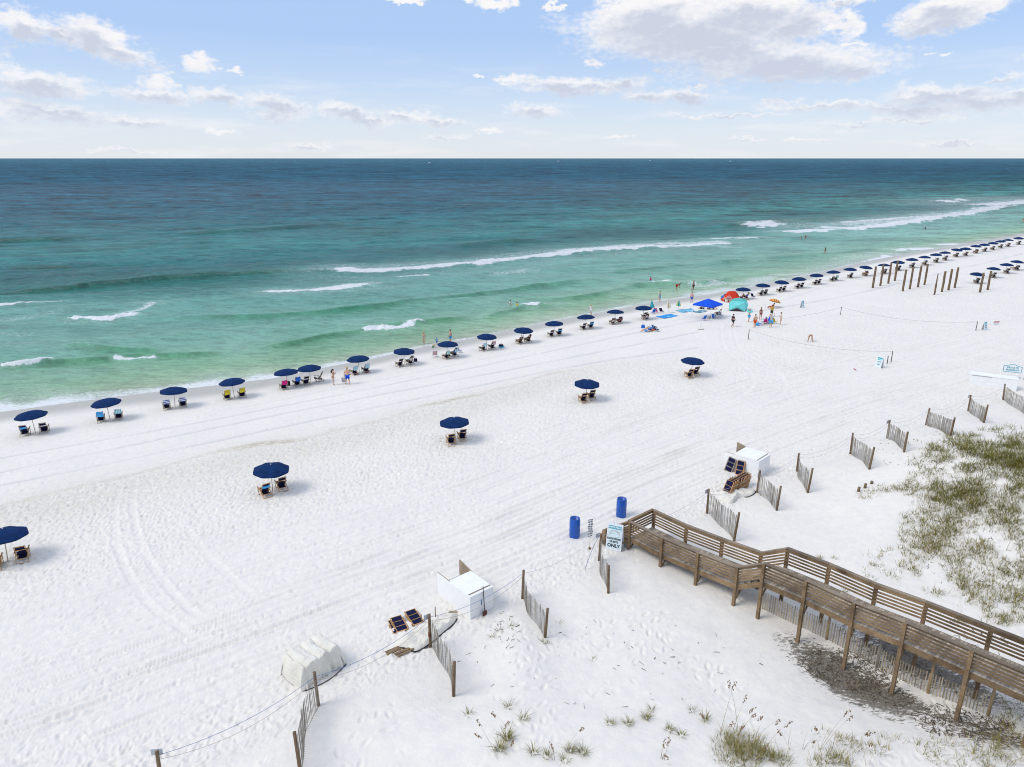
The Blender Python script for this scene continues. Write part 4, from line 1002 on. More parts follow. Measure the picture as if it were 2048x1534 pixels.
b = MB(); b.box((LW.x - O.x + .05, LW.y - O.y, (LW.z + LWg) / 2 - .2), (.14, .14, LW.z - LWg + .38), (0, 0, .3)); b.build('post', M['deck'], bw)
b = MB(); dL = (LW - N1); dL.z = 0; dn = dL.normalized(); pn = Vector((dn.y, -dn.x, 0)); pn = pn if pn.dot(nv) > 0 else -pn
for k in range(4):
    q = N1 + dn * (.18 + .40 * k) + pn * .7; z = lvl(0, -1.06) - .11 * (k + .6)
    b.box((q.x - O.x, q.y - O.y, max(z, gz(q.x, q.y) + .03) - .08), (.40, 1.3, .16), (0, 0, math.atan2(dn.y, dn.x)))
b.build('steps', M['deck'], bw)
b = MB(); b.bar(N1 + Vector((0, 0, -1.25)) - O, LW + Vector((0, 0, -.88)) - O, .04, .28); b.build('stringer', M['deck'], bw)
# picket fence under the walk
pts_b = [(1522, 1217), (1653, 1278), (1753.6, 1334), (1855.5, 1386), (1976, 1431)]; tp_y = [1183, 1227, 1274, 1307, 1355]
gp = [H(*q) for q in pts_b]
o = thing('sand_fence', 'long picket fence with pale posts running underneath the boardwalk', 'fence', gp[0])
for i in range(5):
    if i == 0: continue
    h = z_for(gp[i].x, gp[i].y, tp_y[i]) - gp[i].z; b = MB(); b.smooth = True; q = gp[i] - gp[0]
    b.tube([q + Vector((0, 0, -.1)), q + Vector((.01, 0, h * .5)), q + Vector((0, .02, h))], [.062, .06, .056], 9); b.build('post', M['newpost'] if i in (1, 3, 4) else M['picket'], o)
b = MB()
for i in range(4):
    a, c_ = gp[i], gp[i + 1]; L = (c_ - a).length; n = int(L / .115); prev = None
    for k in range(n):
        q = a.lerp(c_, (k + .5) / n); z0 = gz(q.x, q.y); hh = 1.02 + random.uniform(-.03, .03) - .08 * math.sin(math.pi * k / n)
        l_ = random.uniform(-.02, .02)
        b.bar(Vector((q.x, q.y, z0 - .05)) - gp[0], Vector((q.x + l_, q.y, z0 + hh)) - gp[0], .046, .014, up=nv)
        cur = Vector((q.x, q.y, z0)) - gp[0]
        if prev is not None:
            for fr in (.3, .6, .9): b.bar(prev + Vector((0, 0, fr)), cur + Vector((0, 0, fr)), .006, .006)
        prev = cur
b.build('pickets', M['tanpicket'], o)

# ------------------------------------------------------------------ white storage boxes
def frame(Lp, Mp, Rp):
    m = H(*Mp); l = H(*Lp); r = H(*Rp); u = l - m; v = r - m; u.z = v.z = 0
    a = math.atan2(u.y, u.x); Lu = u.length; un_ = u.normalized(); vn = Vector((un_.y, -un_.x, 0)); vn = vn if vn.dot(v) > 0 else -vn
    return m, un_, vn, Lu, max(v.dot(vn), .8)
def bpt(m, u, v, a, b_, z): return u * a + v * b_ + Vector((0, 0, z))
def panel(m, u, v, a0, a1, b0, b1, z0, z1, name, mt, par):
    ang = math.atan2(u.y, u.x); s = 1 if u.cross(v).z > 0 else -1
    c_ = bpt(m, u, v, (a0 + a1) / 2, (b0 + b1) / 2, (z0 + z1) / 2); b = MB(); b.box(c_, (abs(a1 - a0), abs(b1 - b0), abs(z1 - z0)), (0, 0, ang)); return b.build(name, mt, par)
def open_box(Lp, Mp, Rp, h, label, hl=1.0, openfrac=.38, trim=True):
    m, u, v, Lu, Lv = frame(Lp, Mp, Rp); o = thing('storage_box', label, 'storage box', m); t_ = .04
    h2 = h * hl
    print('box', round(Lu, 2), round(Lv, 2))
    A = openfrac * Lu
    # sides: u runs from the near corner to the left one, v to the right one
    def wallp(a0, a1, b0, b1, z1a, z1b, nm, mt=M['white']):
        b = MB(); vs = []
        for (a, bq, z1) in ((a0, b0, z1a), (a1, b0, z1b)) if abs(b1 - b0) < .1 else ((a0, b0, z1a), (a0, b1, z1b)):
            pass
        b.add([bpt(m, u, v, a0, b0, -.08), bpt(m, u, v, a1, b0, -.08), bpt(m, u, v, a1, b1, -.08), bpt(m, u, v, a0, b1, -.08),
               bpt(m, u, v, a0, b0, z1a), bpt(m, u, v, a1, b0, z1b if abs(a1 - a0) > .1 else z1a), bpt(m, u, v, a1, b1, z1b), bpt(m, u, v, a0, b1, z1a if abs(a1 - a0) > .1 else z1b)],
              [(0, 1, 2, 3), (4, 7, 6, 5), (0, 4, 5, 1), (1, 5, 6, 2), (2, 6, 7, 3), (3, 7, 4, 0)]); return b.build(nm, mt, o)
    wallp(0, Lu, 0, t_, h, h2, 'side_panel'); wallp(0, Lu, Lv - t_, Lv, h, h2, 'side_panel')
    wallp(0, t_, t_ + .002, Lv - t_ - .002, h - .003, h - .003, 'end_panel'); wallp(Lu - t_, Lu, t_ + .002, Lv - t_ - .002, h2 * .45, h2 * .45, 'end_panel')
    panel(m, u, v, .0, Lu - A, -.01, Lv + .01, h + .002, h + .035, 'roof', M['white'], o)
    panel(m, u, v, .20, Lu - A + .05, .05, Lv - .04, h + .04, h + .085, 'lid', M['white'], o)
    panel(m, u, v, .17, .20, .05, Lv - .04, h + .037, h + .08, 'lid_edge', M['raw'], o)
    panel(m, u, v, Lu - A - .02, Lu - t_ - .002, t_ + .004, Lv - t_ - .004, .10, .14, 'inner_floor', M['raw'], o)
    b = MB()   # raw edges and the raised corner panel
    b.add([bpt(m, u, v, Lu - A, Lv - t_ - .012, h * .5), bpt(m, u, v, Lu - .02, Lv - t_ - .012, h * .5), bpt(m, u, v, Lu - .02, Lv - t_ - .012, h + .26), bpt(m, u, v, Lu - A - .1, Lv - t_ - .012, h + .05),
           bpt(m, u, v, Lu - A, Lv + .012, h * .5), bpt(m, u, v, Lu - .02, Lv + .012, h * .5), bpt(m, u, v, Lu - .02, Lv + .012, h + .26), bpt(m, u, v, Lu - A - .1, Lv + .012, h + .05)],
          [(0, 1, 2, 3), (4, 7, 6, 5), (0, 4, 5, 1), (1, 5, 6, 2), (2, 6, 7, 3), (3, 7, 4, 0)]); b.build('raised_panel', M['raw'], o)
    panel(m, u, v, Lu - A + .02, Lu - .01, .005, t_ - .005, h2 + .002, h2 + .02, 'top_edge', M['raw'], o)
    return m, u, v, Lu, Lv
bx1 = open_box((876, 1188), (941, 1239.5), (989.5, 1219), 1.22, 'open white plywood storage box with a shovel leaning on its side', hl=1.05)
bx2 = open_box((1447, 936), (1514.5, 957), (1541, 943), 1.25, 'white plywood storage box with folded chairs leaning against it', hl=1.0, openfrac=.30)
# long low box at the right edge
m, u, v, Lu, Lv = frame((1938, 771), (2032, 783), (2042, 775.5)); Lv = 1.15; print('long box', Lu, Lv)
o = thing('storage_box', 'long low white storage box near the right edge of the beach', 'storage box', m)
panel(m, u, v, 0, Lu, 0, Lv, -.1, 1.13, 'body', M['white'], o); panel(m, u, v, -.03, Lu + .03, -.03, Lv + .03, 1.133, 1.18, 'lid', M['white'], o)
panel(m, u, v, Lu * .55, Lu * .98, -.034, -.031, 1.08, 1.11, 'lid_seam', M['raw'], o)
# sign behind it
p = H(2021, 757); o = thing('notice_sign', 'white arched notice board with blue lettering behind the long white box', 'sign', p, R(-28))
for s in (-1, 1): b = MB(); b.box((s * .95, 0, .75), (.10, .10, 1.7)); b.build('post', M['white'], o)
b = MB(); prof = [(-.85, .62), (.85, .62), (.85, 1.32), (.45, 1.42), (0, 1.62), (-.45, 1.42), (-.85, 1.32)]
b.add([(x, -.02, z) for x, z in prof] + [(x, .02, z) for x, z in prof], [tuple(range(7)), tuple(range(13, 6, -1))] + [(k, (k + 1) % 7, 7 + (k + 1) % 7, 7 + k) for k in range(7)]); b.build('board', M['white'], o)
b = MB(); pr2 = [(x * .9, 1.06 + (z - 1.06) * .84) for x, z in prof]
for k in range(7): a, c_ = pr2[k], pr2[(k + 1) % 7]; b.bar((a[0], -.026, a[1]), (c_[0], -.026, c_[1]), .05, .006, up=(0, 1, 0))
b.build('border', M['signteal'], o)
def text(s, size, loc, mt, par, rot=(R(90), 0, 0), bold=.0, name='lettering'):
    cu = bpy.data.curves.new(name, 'FONT'); cu.body = s; cu.size = size; cu.align_x = 'CENTER'; cu.align_y = 'CENTER'; cu.extrude = .002; cu.offset = bold
    cu.materials.append(mt); tmp = bpy.data.objects.new(name, cu); col.objects.link(tmp); bpy.context.view_layer.update()
    me = bpy.data.meshes.new_from_object(tmp.evaluated_get(bpy.context.evaluated_depsgraph_get())); bpy.data.objects.remove(tmp); ob = link(name, me); ob.parent = par; ob.location = loc; ob.rotation_euler = rot; return ob
text('PRIVATE', .27, (0, -.03, 1.13), M['signteal'], o, bold=.006); text('PROPERTY', .24, (0, -.03, .88), M['signteal'], o, bold=.006)
# shovel against box 1
m, u, v, Lu, Lv = bx1
p = H(970, 1231); o = thing('shovel', 'long-handled shovel with dark blade leaning against the white box', 'shovel', p)
w = m + v * (Lv * .55) - u * .02; topv = Vector((w.x - p.x, w.y - p.y, 1.55)) * 1.0
b = MB(); b.smooth = True; b.tube([topv * .12, topv], .021, 8); b.build('handle', M['dark'], o)
b = MB(); b.bar((0, 0, 0), topv * .16, .26, .02, up=u); b.build('blade', simple('rusty_blade', (.13, .045, .03), .8, .3), o)
# ribbon of blue tape on the box
b = MB(); b.bar(m + v * (Lv * .47) - u * .03 + Vector((0, 0, .55)), m + v * (Lv * .47) - u * .03 + Vector((0, 0, .85)), .035, .012, up=u); tag(b.build('blue_tie', M['bluerope']), 'scrap of blue rope knotted on the line in front of the shovel box', 'tie')

# ------------------------------------------------------------------ folded chairs
def folded_chair(label, loc, rot, group, wm='teak', tilt=0):
    o = thing('folded_chair', label, 'chair', loc, 0, group); o.rotation_euler = rot
    b = MB()
    for s in (-1, 1):
        b.bar((s * .27, 0, 0), (s * .27, 0, 1.05), .032, .05, up=(0, 1, 0)); b.bar((s * .31, .05, .08), (s * .31, .05, .92), .03, .045, up=(0, 1, 0)); b.bar((s * .235, .09, .02), (s * .235, .09, .80), .028, .04, up=(0, 1, 0))
    for z, y in ((.02, 0), (.36, 0), (.70, 0), (1.04, 0), (.08, .05), (.80, .09)): b.bar((-.29, y, z), (.29, y, z), .035, .03, up=(0, 1, 0))
    b.build('wooden_frame', M[wm], o)
    b = MB()
    for z0, z1 in ((.06, .33), (.40, .67), (.74, 1.0)): b.box((0, -.012, (z0 + z1) / 2), (.47, .012, z1 - z0))
    b.build('sling', M['navy2'], o); return o
m, u, v, Lu, Lv = bx2
fa = math.atan2(u.y, u.x)   # along the left wall
side = -v
def lean_pose(base, ang, lean): return (R(-lean), 0, ang)
# chairs leaning on the box wall: local -Y faces outwards
face = math.atan2(side.y, side.x) + R(90)
q = m + u * (Lu * .80) + side * .35; folded_chair('dark folded chair leaning askew on the white box, left of the other', (q.x, q.y, gz(q.x, q.y)), (R(-18), R(8), face), 'folded chairs by the white box', 'greywood')
q = m + u * (Lu * .46) + side * .38; folded_chair('golden-framed folded chair leaning upright on the white box wall', (q.x, q.y, gz(q.x, q.y)), (R(-18), R(-4), face), 'folded chairs by the white box')
c0 = H(1450, 991); c1 = H(1486, 974)
for k in range(10):
    f = k / 9; q = c0.lerp(c1, f); dirv = (c1 - c0); a = math.atan2(dirv.y, dirv.x) + R(90)
    folded_chair(f'{ordn(k + 1)} folded chair counted from the left in the leaning row beside the white box', (q.x, q.y, gz(q.x, q.y)), (R(-24 - 4 * random.random()), R(random.uniform(-3, 3)), a + R(180) + R(random.uniform(-5, 5))), 'row of folded chairs beside the white box')
q = H(806, 1262); folded_chair('left one of two folded chairs lying flat on the sand by the planks', (q.x, q.y, gz(q.x, q.y) + .02), (R(-84), 0, R(28)), 'folded chairs lying on the sand')
q = H(838, 1248); folded_chair('right one of two folded chairs lying flat on the sand by the planks', (q.x, q.y, gz(q.x, q.y) + .02), (R(-83), 0, R(33)), 'folded chairs lying on the sand')
q = H(797, 1264); folded_chair('folded chair lying underneath the left flat chair on the sand', (q.x + .05, q.y - .06, gz(q.x, q.y) + .0), (R(-88), 0, R(24)), 'folded chairs lying on the sand')
# planks
for k, (px, py, L, w_, a, lab) in enumerate([(793, 1299, 1.05, .28, 36, 'widest grey plank lying on the sand by the tarp'), (808, 1303, .95, .14, 34, 'middle weathered plank lying beside the wide one'), (812, 1308, .85, .10, 40, 'narrowest plank lying nearest the camera by the tarp')]):
    q = H(px, py); b = MB(); b.box((0, 0, .03 + .03 * k), (L, w_, .035), (0, 0, R(a))); tag(b.build('plank', M['deck'], None, q), lab, 'plank', 'loose planks by the tarp')
for px, py, hpx, lab in ((871, 1234, 20, 'thin brown stake standing beside the signed fence post'), (843, 1245, 16, 'short grey stake behind the signed fence post')):
    q = H(px, py); h = z_for(q.x, q.y, py - hpx) - q.z; b = MB(); b.box((0, 0, h / 2 - .05), (.04, .04, h + .1)); tag(b.build('wooden_stake', M['post'], None, q), lab, 'stake')
q = H(905, 1225); b = MB(); b.bar((-.18, 0, .05), (.22, .03, .04), .09, .045); tag(b.build('wood_offcut', M['newpost'], None, q), 'pale wood offcut lying on the sand at the foot of the white box', 'offcut')

# ------------------------------------------------------------------ tarps
def tarp(outline, label, amp, seed, hem):
    """crumpled cloth filling a pixel outline on the ground"""
    w = [H(*q) for q in outline]; c_ = sum(w, Vector()) / len(w); n = 28; m_ = len(w); rnd = random.Random(seed)
    ring = []
    for k in range(n * 3):
        f = k / (n * 3) * m_; i = int(f); fr = f - i
        p0, p1, p2, p3 = w[(i - 1) % m_], w[i % m_], w[(i + 1) % m_], w[(i + 2) % m_]
        ring.append(.5 * (2 * p1 + (p2 - p0) * fr + (2 * p0 - 5 * p1 + 4 * p2 - p3) * fr * fr + (3 * p1 - p0 - 3 * p2 + p3) * fr ** 3))
    b = MB(); b.smooth = True; N = len(ring); rings = 16; vs = [Vector((0, 0, 0))]
    cg = gz(c_.x, c_.y)
    def zz(x, y, e_):
        a = abs(float(fbm(np.array(x * .9 + seed), np.array(y * 1.7), seed, 3)) - .5) * 2; f2 = abs(float(fbm(np.array(x * 2.6 + seed), np.array(y * 3.8), seed + 3, 3)) - .5) * 2
        return gz(x, y) + .03 + e_ * (amp * (1 - a) ** 3 * 1.15 + amp * .45 * (1 - f2) ** 2) + .02 * rnd.random()
    vs = [Vector((c_.x, c_.y, zz(c_.x, c_.y, 1)))]
    for r_ in range(1, rings + 1):
        for q in ring:
            f = r_ / rings; x, y = c_.x + (q.x - c_.x) * f, c_.y + (q.y - c_.y) * f; e_ = min(1, (1 - f) * 4 + .12)
            vs.append(Vector((x, y, zz(x, y, e_) if r_ < rings else gz(x, y) + .0)))
    fs = [(0, 1 + k, 1 + (k + 1) % N) for k in range(N)]
    for r_ in range(rings - 1):
        for k in range(N): a = 1 + r_ * N; fs.append((a + k, a + N + k, a + N + (k + 1) % N, a + (k + 1) % N))
    b.add([q - c_ for q in vs], fs); o = thing('tarpaulin', label, 'tarpaulin', c_); b.build('cloth', M['tarp'], o)
    h = MB(); h.smooth = True; k0, k1 = hem; h.tube([ring[k % N] - c_ + Vector((0, 0, .03)) for k in range(int(N * k0), int(N * k1))], .03, 6); h.build('hem', M['black'], o); return o
tarp([(786, 1292), (800, 1276), (835, 1262), (862, 1250), (905, 1229), (916, 1228), (910, 1246), (885, 1268), (858, 1290), (832, 1304), (812, 1298)], 'crumpled white tarpaulin spread on the sand around the chain-wrapped fence post', .20, 5, (.52, .98))
tarp([(1436, 990), (1450, 984), (1470, 988), (1495, 976), (1511, 984), (1498, 994), (1478, 996), (1462, 1008), (1444, 1003)], 'crumpled white tarpaulin lying below the row of folded chairs', .24, 9, (.42, .62))
# tarp-covered pile
m, u, v, Lu, Lv = frame((562, 1350), (603, 1382), (700, 1334)); print('pile', Lu, Lv)
o = thing('covered_pile', 'pile of beach gear wrapped in a white tarpaulin, lower left of the photo', 'covered pile', m)
b = MB(); b.smooth = True; nu, nv_ = 26, 44; hb = .92
def pilez(a, bb):
    lump = 0
    for c0, w0, h0 in ((.07, .10, .80), (.30, .17, 1.0), (.56, .15, 1.04), (.83, .17, 1.06)): lump = max(lump, h0 * max(0, 1 - (abs(bb - c0) / w0) ** 3.0) ** .5)
    return hb * (.72 + .40 * lump)
def pile(uu, vv):
    # uu across (wraps ground - top - ground), vv along
    a = uu * 3; ends = min(vv / .12, (1 - vv) / .12, 1.0); tv = (max(0, min(1, (vv - .06) / .88)))
    hh = pilez(uu, vv) * (1 - (1 - ends) ** 2.2 if ends < 1 else 1)
    if a < 1: x, z = -.06 + .12 * a, hh * a
    elif a < 2: x, z = .06 + (a - 1) * (Lu - .12), hh + .05 * math.sin(math.pi * (a - 1))
    else: x, z = Lu - .06 + .12 * (a - 2), hh * (3 - a)
    bb = vv * Lv; fold = .30 * (float(fbm(np.array(vv * 16.), np.array(a * .8), 55, 3)) - .5) * (1 - z / hb * .6) + .04 * math.sin(vv * 23 + 3 * math.sin(a * 1.7)) * (1 - z / hb * .8)
    return u * (x + fold * (-1 if a < 1.5 else 1)) + v * (bb + .04 * math.sin(a * 7)) + Vector((0, 0, max(z, -.03) + .14 * (float(fbm(np.array(vv * 12.), np.array(a * 6.), 57, 4)) - .5)))
b.sheet(pile, 48, 96); b.build('tarpaulin_cover', M['tarp'], o)
b = MB(); b.smooth = True; b.tube([v * (Lv * f) - u * (.10 + .25 * math.sin(math.pi * f)) + Vector((0, 0, .03)) for f in [k / 12 for k in range(13)]], .022, 6); b.build('rope_hem', M['dark'], o)


# ------------------------------------------------------------------ drums
for (px, py, ty, lab) in ((1149, 1073, 1036, 'bright blue plastic drum nearest the feather banner'), (1242, 1032, 997, 'bright blue plastic drum further back behind the boardwalk rail')):
    q = H(px, py); h = z_for(q.x, q.y, ty) - q.z; r_ = .315; o = thing('blue_drum', lab, 'drum', q, 0, 'open plastic drums'); b = MB(); b.smooth = True
    prof = [(r_ * .93, -.05), (r_ * .95, 0), (r_, .06 * h), (r_, .30 * h), (r_ * 1.03, .33 * h), (r_, .36 * h), (r_, .62 * h), (r_ * 1.03, .65 * h), (r_, .68 * h), (r_, .90 * h), (r_ * .90, .96 * h), (r_ * .90, h), (r_ * .86, h), (r_ * .86, .2 * h), (.0, .2 * h)]
    b.lathe(prof, 28); b.build('body', M['drum'], o)
    b = MB(); b.smooth = True; b.lathe([(r_ * .91, h * .985), (r_ * .93, h), (r_ * .88, h * 1.005)], 28); b.build('rim', M['drum'], o)
# ------------------------------------------------------------------ A-frame signs
def aframe(px, py, hpx, rz, label, big=False):
    q = H(px, py); h = z_for(q.x, q.y, py - hpx) - q.z; w = h * .58; o = thing('sandwich_board', label, 'sign', q, R(rz)); s = .20 * h / 1.1
    for k, sg in enumerate((-1, 1)):
        b = MB(); T = math.atan2(s, h)
        Mx = Euler((sg * T, 0, 0)).to_matrix(); c_ = Vector((0, sg * s / 2, h / 2))
        b.box(c_, (w, .03, h), Mx); pn_ = b.build('panel', M['whiteg'], o)
        b = MB(); nrm = Mx @ Vector((0, sg, 0)); b.box(c_ + nrm * .018, (w * .86, .006, h * .86), Mx); f_ = b.build('face', M['signpale'], o)
        b = MB(); b.box(c_ + nrm * .023 + Mx @ Vector((0, 0, h * .36)), (w * .84, .005, h * .12), Mx); b.build('header', M['signteal'], o)
        if sg > 0: continue
        ey = Euler((R(90) - T, 0, 0))
        def put(s_, size, z, mt, bold=.004): text(s_, size * h, c_ + nrm * .025 + Mx @ Vector((0, 0, z * h)), mt, o, ey, bold * h)
        if big:
            put('PRIVATE BEACH', .075, .36, M['whiteg']); put('REGISTERED', .095, -.07, M['ink']); put('GUESTS', .095, -.18, M['ink']); put('ONLY', .17, -.33, M['ink'], .008)
            b = MB(); pts = [c_ + nrm * .024 + Mx @ Vector((w * .30 * math.cos(a), 0, h * (.10 + .14 * math.sin(a)))) for a in [math.pi * k_ / 10 for k_ in range(11)]]
            for p0_, p1_ in zip(pts[:-1], pts[1:]): b.bar(p0_, p1_, .05 * h, .005, up=nrm)
            b.build('emblem', M['signgrey'], o)
        else:
            put('BEACH', .12, .22, M['signteal']); put('GUESTS', .10, .02, M['ink']); put('ONLY', .12, -.2, M['ink'])
    if big:
        b = MB(); b.smooth = True; b.tube([(-.09, 0, h), (-.07, 0, h + .1), (.0, 0, h + .14), (.07, 0, h + .1), (.09, 0, h)], .022, 6); b.build('handle', M['whiteg'], o)
    return o
aframe(1229, 1096, 49, -24, 'large white A-frame sign reading ONLY at the foot of the boardwalk', True)
aframe(1604, 615, 14, 38, 'small white A-frame sign with blue header, furthest of the A-frames')
aframe(1968, 660, 17, 28, 'white A-frame sign beside the far rope post at the right')
aframe(1758, 735, 22, -62, 'white A-frame sign seen edge-on near two rope posts')
# feather banner
q = H(1179, 1097); o = thing('feather_banner', 'tattered grey and white striped feather banner between the drum and the fence', 'banner', q, R(-12))
zt_ = z_for(q.x, q.y, 1038) - q.z
b = MB(); b.smooth = True; b.tube([(0, 0, -.05), (0, 0, zt_)], .014, 6); b.build('pole', M['whiteg'], o)
ban = stripes('grey_stripe_banner', (.62, .62, .60), (.12, .125, .15), 9, 2)
b = MB(); b.smooth = True; b.sheet(lambda a, c_: (-.12 + (.26 if c_ > .2 else .1 + .8 * c_) * a + .02 * math.sin(c_ * 20), .03 * math.sin(c_ * 9 + a * 4), zt_ * (.40 + .58 * c_) + .08 * a * (1 if c_ > .5 else -1)), 5, 24); b.build('flag', ban, o)
b = MB(); b.smooth = True; b.lathe([(.0, .12), (.05, .1), (.07, .02), (.08, -.03)], 8); b.build('base', M['post'], o)
# red and white low notices
q = H(1992, 650); o = thing('low_notice', 'small red and white notice standing in the sand at the far right', 'sign', q, R(8))
b = MB(); b.box((0, 0, .42), (.85, .03, .14)); b.build('red_band', M['redsign'], o); b = MB(); b.box((0, 0, .19), (.78, .025, .28)); b.build('white_board', M['whiteg'], o)
q = H(1709, 743); o = thing('low_notice', 'tiny white notice with red stripe left of the edge-on A-frame sign', 'sign', q, R(-35))
b = MB(); b.box((0, 0, .22), (.34, .03, .50)); b.build('white_board', M['whiteg'], o); b = MB(); b.box((0, -.02, .24), (.30, .012, .10), (0, R(28), 0)); b.build('red_band', M['redsign'], o)
# court posts with ropes
def stake(px, py, hpx, lab, r_=.045):
    q = H(px, py); h = z_for(q.x, q.y, py - hpx) - q.z; b = MB(); b.smooth = True; b.tube([(0, 0, -.05), (0, 0, h)], [r_, r_ * .9], 8)
    tag(b.build('rope_post', M['dark'], None, q), lab, 'post', 'thin posts of the roped area'); return q + Vector((0, 0, h - .03))
s1 = stake(1496.5, 679, 20, 'thin dark post below the group of standing people'); s2 = stake(1782, 724, 22, 'taller thin dark post beside the edge-on A-frame sign')
stake(1774, 728, 16, 'shorter grey post between the edge-on A-frame sign and taller post'); s3 = stake(1681, 629, 15, 'thin dark post alone right of the furthest A-frame sign'); s4 = stake(1951.5, 661, 18, 'thin dark post beside the right A-frame sign')
rope(s1, s2, .75, M['rope'], 'long sagging rope across the sand below the bending person', r=.018); rope(s3, s4, .75, M['rope'], 'long sagging rope ending at the right A-frame sign', r=.02)
rope(H(1565, 641) + Vector((0, 0, .3)), s3, .2, M['rope'], 'rope running from the group of people to the lone thin post', r=.018)
q = H(1402, 659); o = thing('easel_frame', 'bare thin white folding frame standing below the blue canopy', 'frame', q, R(20)); b = MB(); b.smooth = True
for a_, c_ in (((-.55, -.1, 0), (-.1, .0, 1.05)), ((.35, -.1, 0), (-.05, .0, 1.05)), ((-.1, 0, 1.05), (-.1, 0, 1.75)), ((.1, .35, 0), (-.05, .0, 1.05))): b.tube([a_, c_], .018, 6)
b.build('frame_tubes', M['whiteg'], o); b = MB(); b.box((-.1, -.1, .03), (.9, .14, .04)); b.build('foot_board', M['raw'], o)

# ------------------------------------------------------------------ canopy and tents
cx, cy = on_ground_at_height(1415.6, 606.5, 2.05); g0 = gz(cx, cy); o = thing('canopy_shelter', 'square royal blue pop-up canopy on thin white legs', 'canopy', (cx, cy, g0), R(47)); hs = 1.5
b = MB(); cs = [(-hs, -hs), (hs, -hs), (hs, hs), (-hs, hs)]
b.add([(x, y, 1.98) for x, y in cs] + [(x, y, 1.80) for x, y in cs] + [(0, 0, 2.72)], [(0, 1, 8), (1, 2, 8), (2, 3, 8), (3, 0, 8)] + [(k, (k + 1) % 4, 4 + (k + 1) % 4, 4 + k) for k in range(4)]); b.build('canopy_top', M['blue'], o)
for x, y in cs: b = MB(); b.box((x * .97, y * .97, .92), (.045, .045, 1.9)); b.build('leg', M['whiteg'], o)
b = MB()
for k in range(4): b.bar((cs[k][0] * .95, cs[k][1] * .95, 1.72), (cs[(k + 1) % 4][0] * .95, cs[(k + 1) % 4][1] * .95, 1.72), .025, .025)
b.build('scissor_frame', M['whiteg'], o)
q = H(1464, 601); o = thing('beach_tent', 'low red beach tent with an arched open front', 'tent', q, R(6))
b = MB(); W_, Hh = 3.3, 1.45
def redt(a, c_):
    x = (a - .5) * W_; k = abs(a - .5) * 2; top = Hh * (1 - max(0, (k - .28) / .72) ** 1.25); y = -.9 + 1.9 * c_; f = math.sin(math.pi * min(1, .18 + .82 * c_ * .98 + .0))
    return (x * (1 - .12 * abs(c_ - .4)), y, max(0, top * min(1, (.25 + 1.5 * min(c_, 1 - c_ * .9 + .2)))))
b.sheet(redt, 14, 10); b.build('shell', M['red'], o)
b = MB(); b.smooth = True; b.tube([(-.95 + .5 * math.cos(math.pi * k / 8) * 1.0, -.93, .95 * math.sin(math.pi * k / 8)) for k in range(9)], .03, 5); b.tube([(1.0 + .25 * math.cos(math.pi * k / 8), -.86, .62 + .35 * math.sin(math.pi * k / 8)) for k in range(9)], .02, 5); b.build('white_trim', M['whiteg'], o)
b = MB(); b.add([(-1.4, -.94, .0), (-.5, -.94, 0), (-.62, -.94, .62), (-.95, -.94, .9), (-1.25, -.94, .62)], [(0, 1, 2, 3, 4)]); b.build('opening', M['cream'], o)
q = H(1476, 620); o = thing('hub_tent', 'pale teal pop-up tent with pyramid faces in front of the red tent', 'tent', q, R(-24)); S_ = 1.05
b = MB(); tv = [(-S_, -S_), (S_, -S_), (S_, S_), (-S_, S_)]
for k in range(4):
    (x0, y0), (x1, y1) = tv[k], tv[(k + 1) % 4]; mx, my = (x0 + x1) / 2, (y0 + y1) / 2
    b.add([(x0 * 1.05, y0 * 1.05, .1), (x1 * 1.05, y1 * 1.05, .1), (x1 * .92, y1 * .92, 1.45), (x0 * .92, y0 * .92, 1.45), (mx * 1.32, my * 1.32, .85)], [(0, 1, 4), (1, 2, 4), (2, 3, 4), (3, 0, 4)])
b.build('wall', M['teal2'], o)
b = MB(); b.add([(x * .92, y * .92, 1.45) for x, y in tv] + [(0, 0, 1.85)], [(0, 1, 4), (1, 2, 4), (2, 3, 4), (3, 0, 4)]); b.build('roof', M['teal'], o)
b = MB()
for k in range(4):
    (x0, y0), (x1, y1) = tv[k], tv[(k + 1) % 4]; mx, my = (x0 + x1) / 2, (y0 + y1) / 2; b.add([(x0 * 1.07, y0 * 1.07, .0), (x1 * 1.07, y1 * 1.07, .0), (mx * 1.3, my * 1.3, .52)], [(0, 1, 2)])
b.build('skirt', M['dark'], o)
# closed umbrellas
def closed_umb(px, py, hpx, mts, lab, lean):
    q = H(px, py); h = z_for(q.x, q.y, py - hpx) - q.z; o = thing('closed_umbrella', lab, 'umbrella', q); o.rotation_euler = (0, R(lean), 0)
    b = MB(); b.smooth = True; b.tube([(0, 0, -.05), (0, 0, h * .98)], .022, 6); b.build('pole', M['pole'], o)
    b = MB(); b.mi = 0; vs = []; n = 16; prof = [(.02, h), (.09, h * .9), (.20, h * .66), (.30, h * .42)]
    for r_, z in prof:
        for k in range(n): a = 2 * math.pi * k / n; rr = r_ * (1 + .28 * (k % 2)); vs.append((rr * math.cos(a), rr * math.sin(a), z))
    base = len(b.v)
    for i in range(3):
        for k in range(n): b.mi = (k // 2) % len(mts); b.add([vs[i * n + k], vs[i * n + (k + 1) % n], vs[(i + 1) * n + (k + 1) % n], vs[(i + 1) * n + k]], [(0, 1, 2, 3)])
    b.build('canopy', mts, o)
closed_umb(1305, 625, 24, [M['green'], M['signteal']], 'closed teal umbrella behind the fifteenth waterline umbrella', -7)
closed_umb(1338, 626, 26, [M['cream'], M['pale'], M['straw']], 'closed cream umbrella above the bright blue blanket', -7)
closed_umb(1356, 620, 20, [M['signteal'], M['yellow'], M['green']], 'closed umbrella with yellow and teal panels by the patterned blanket', 2)
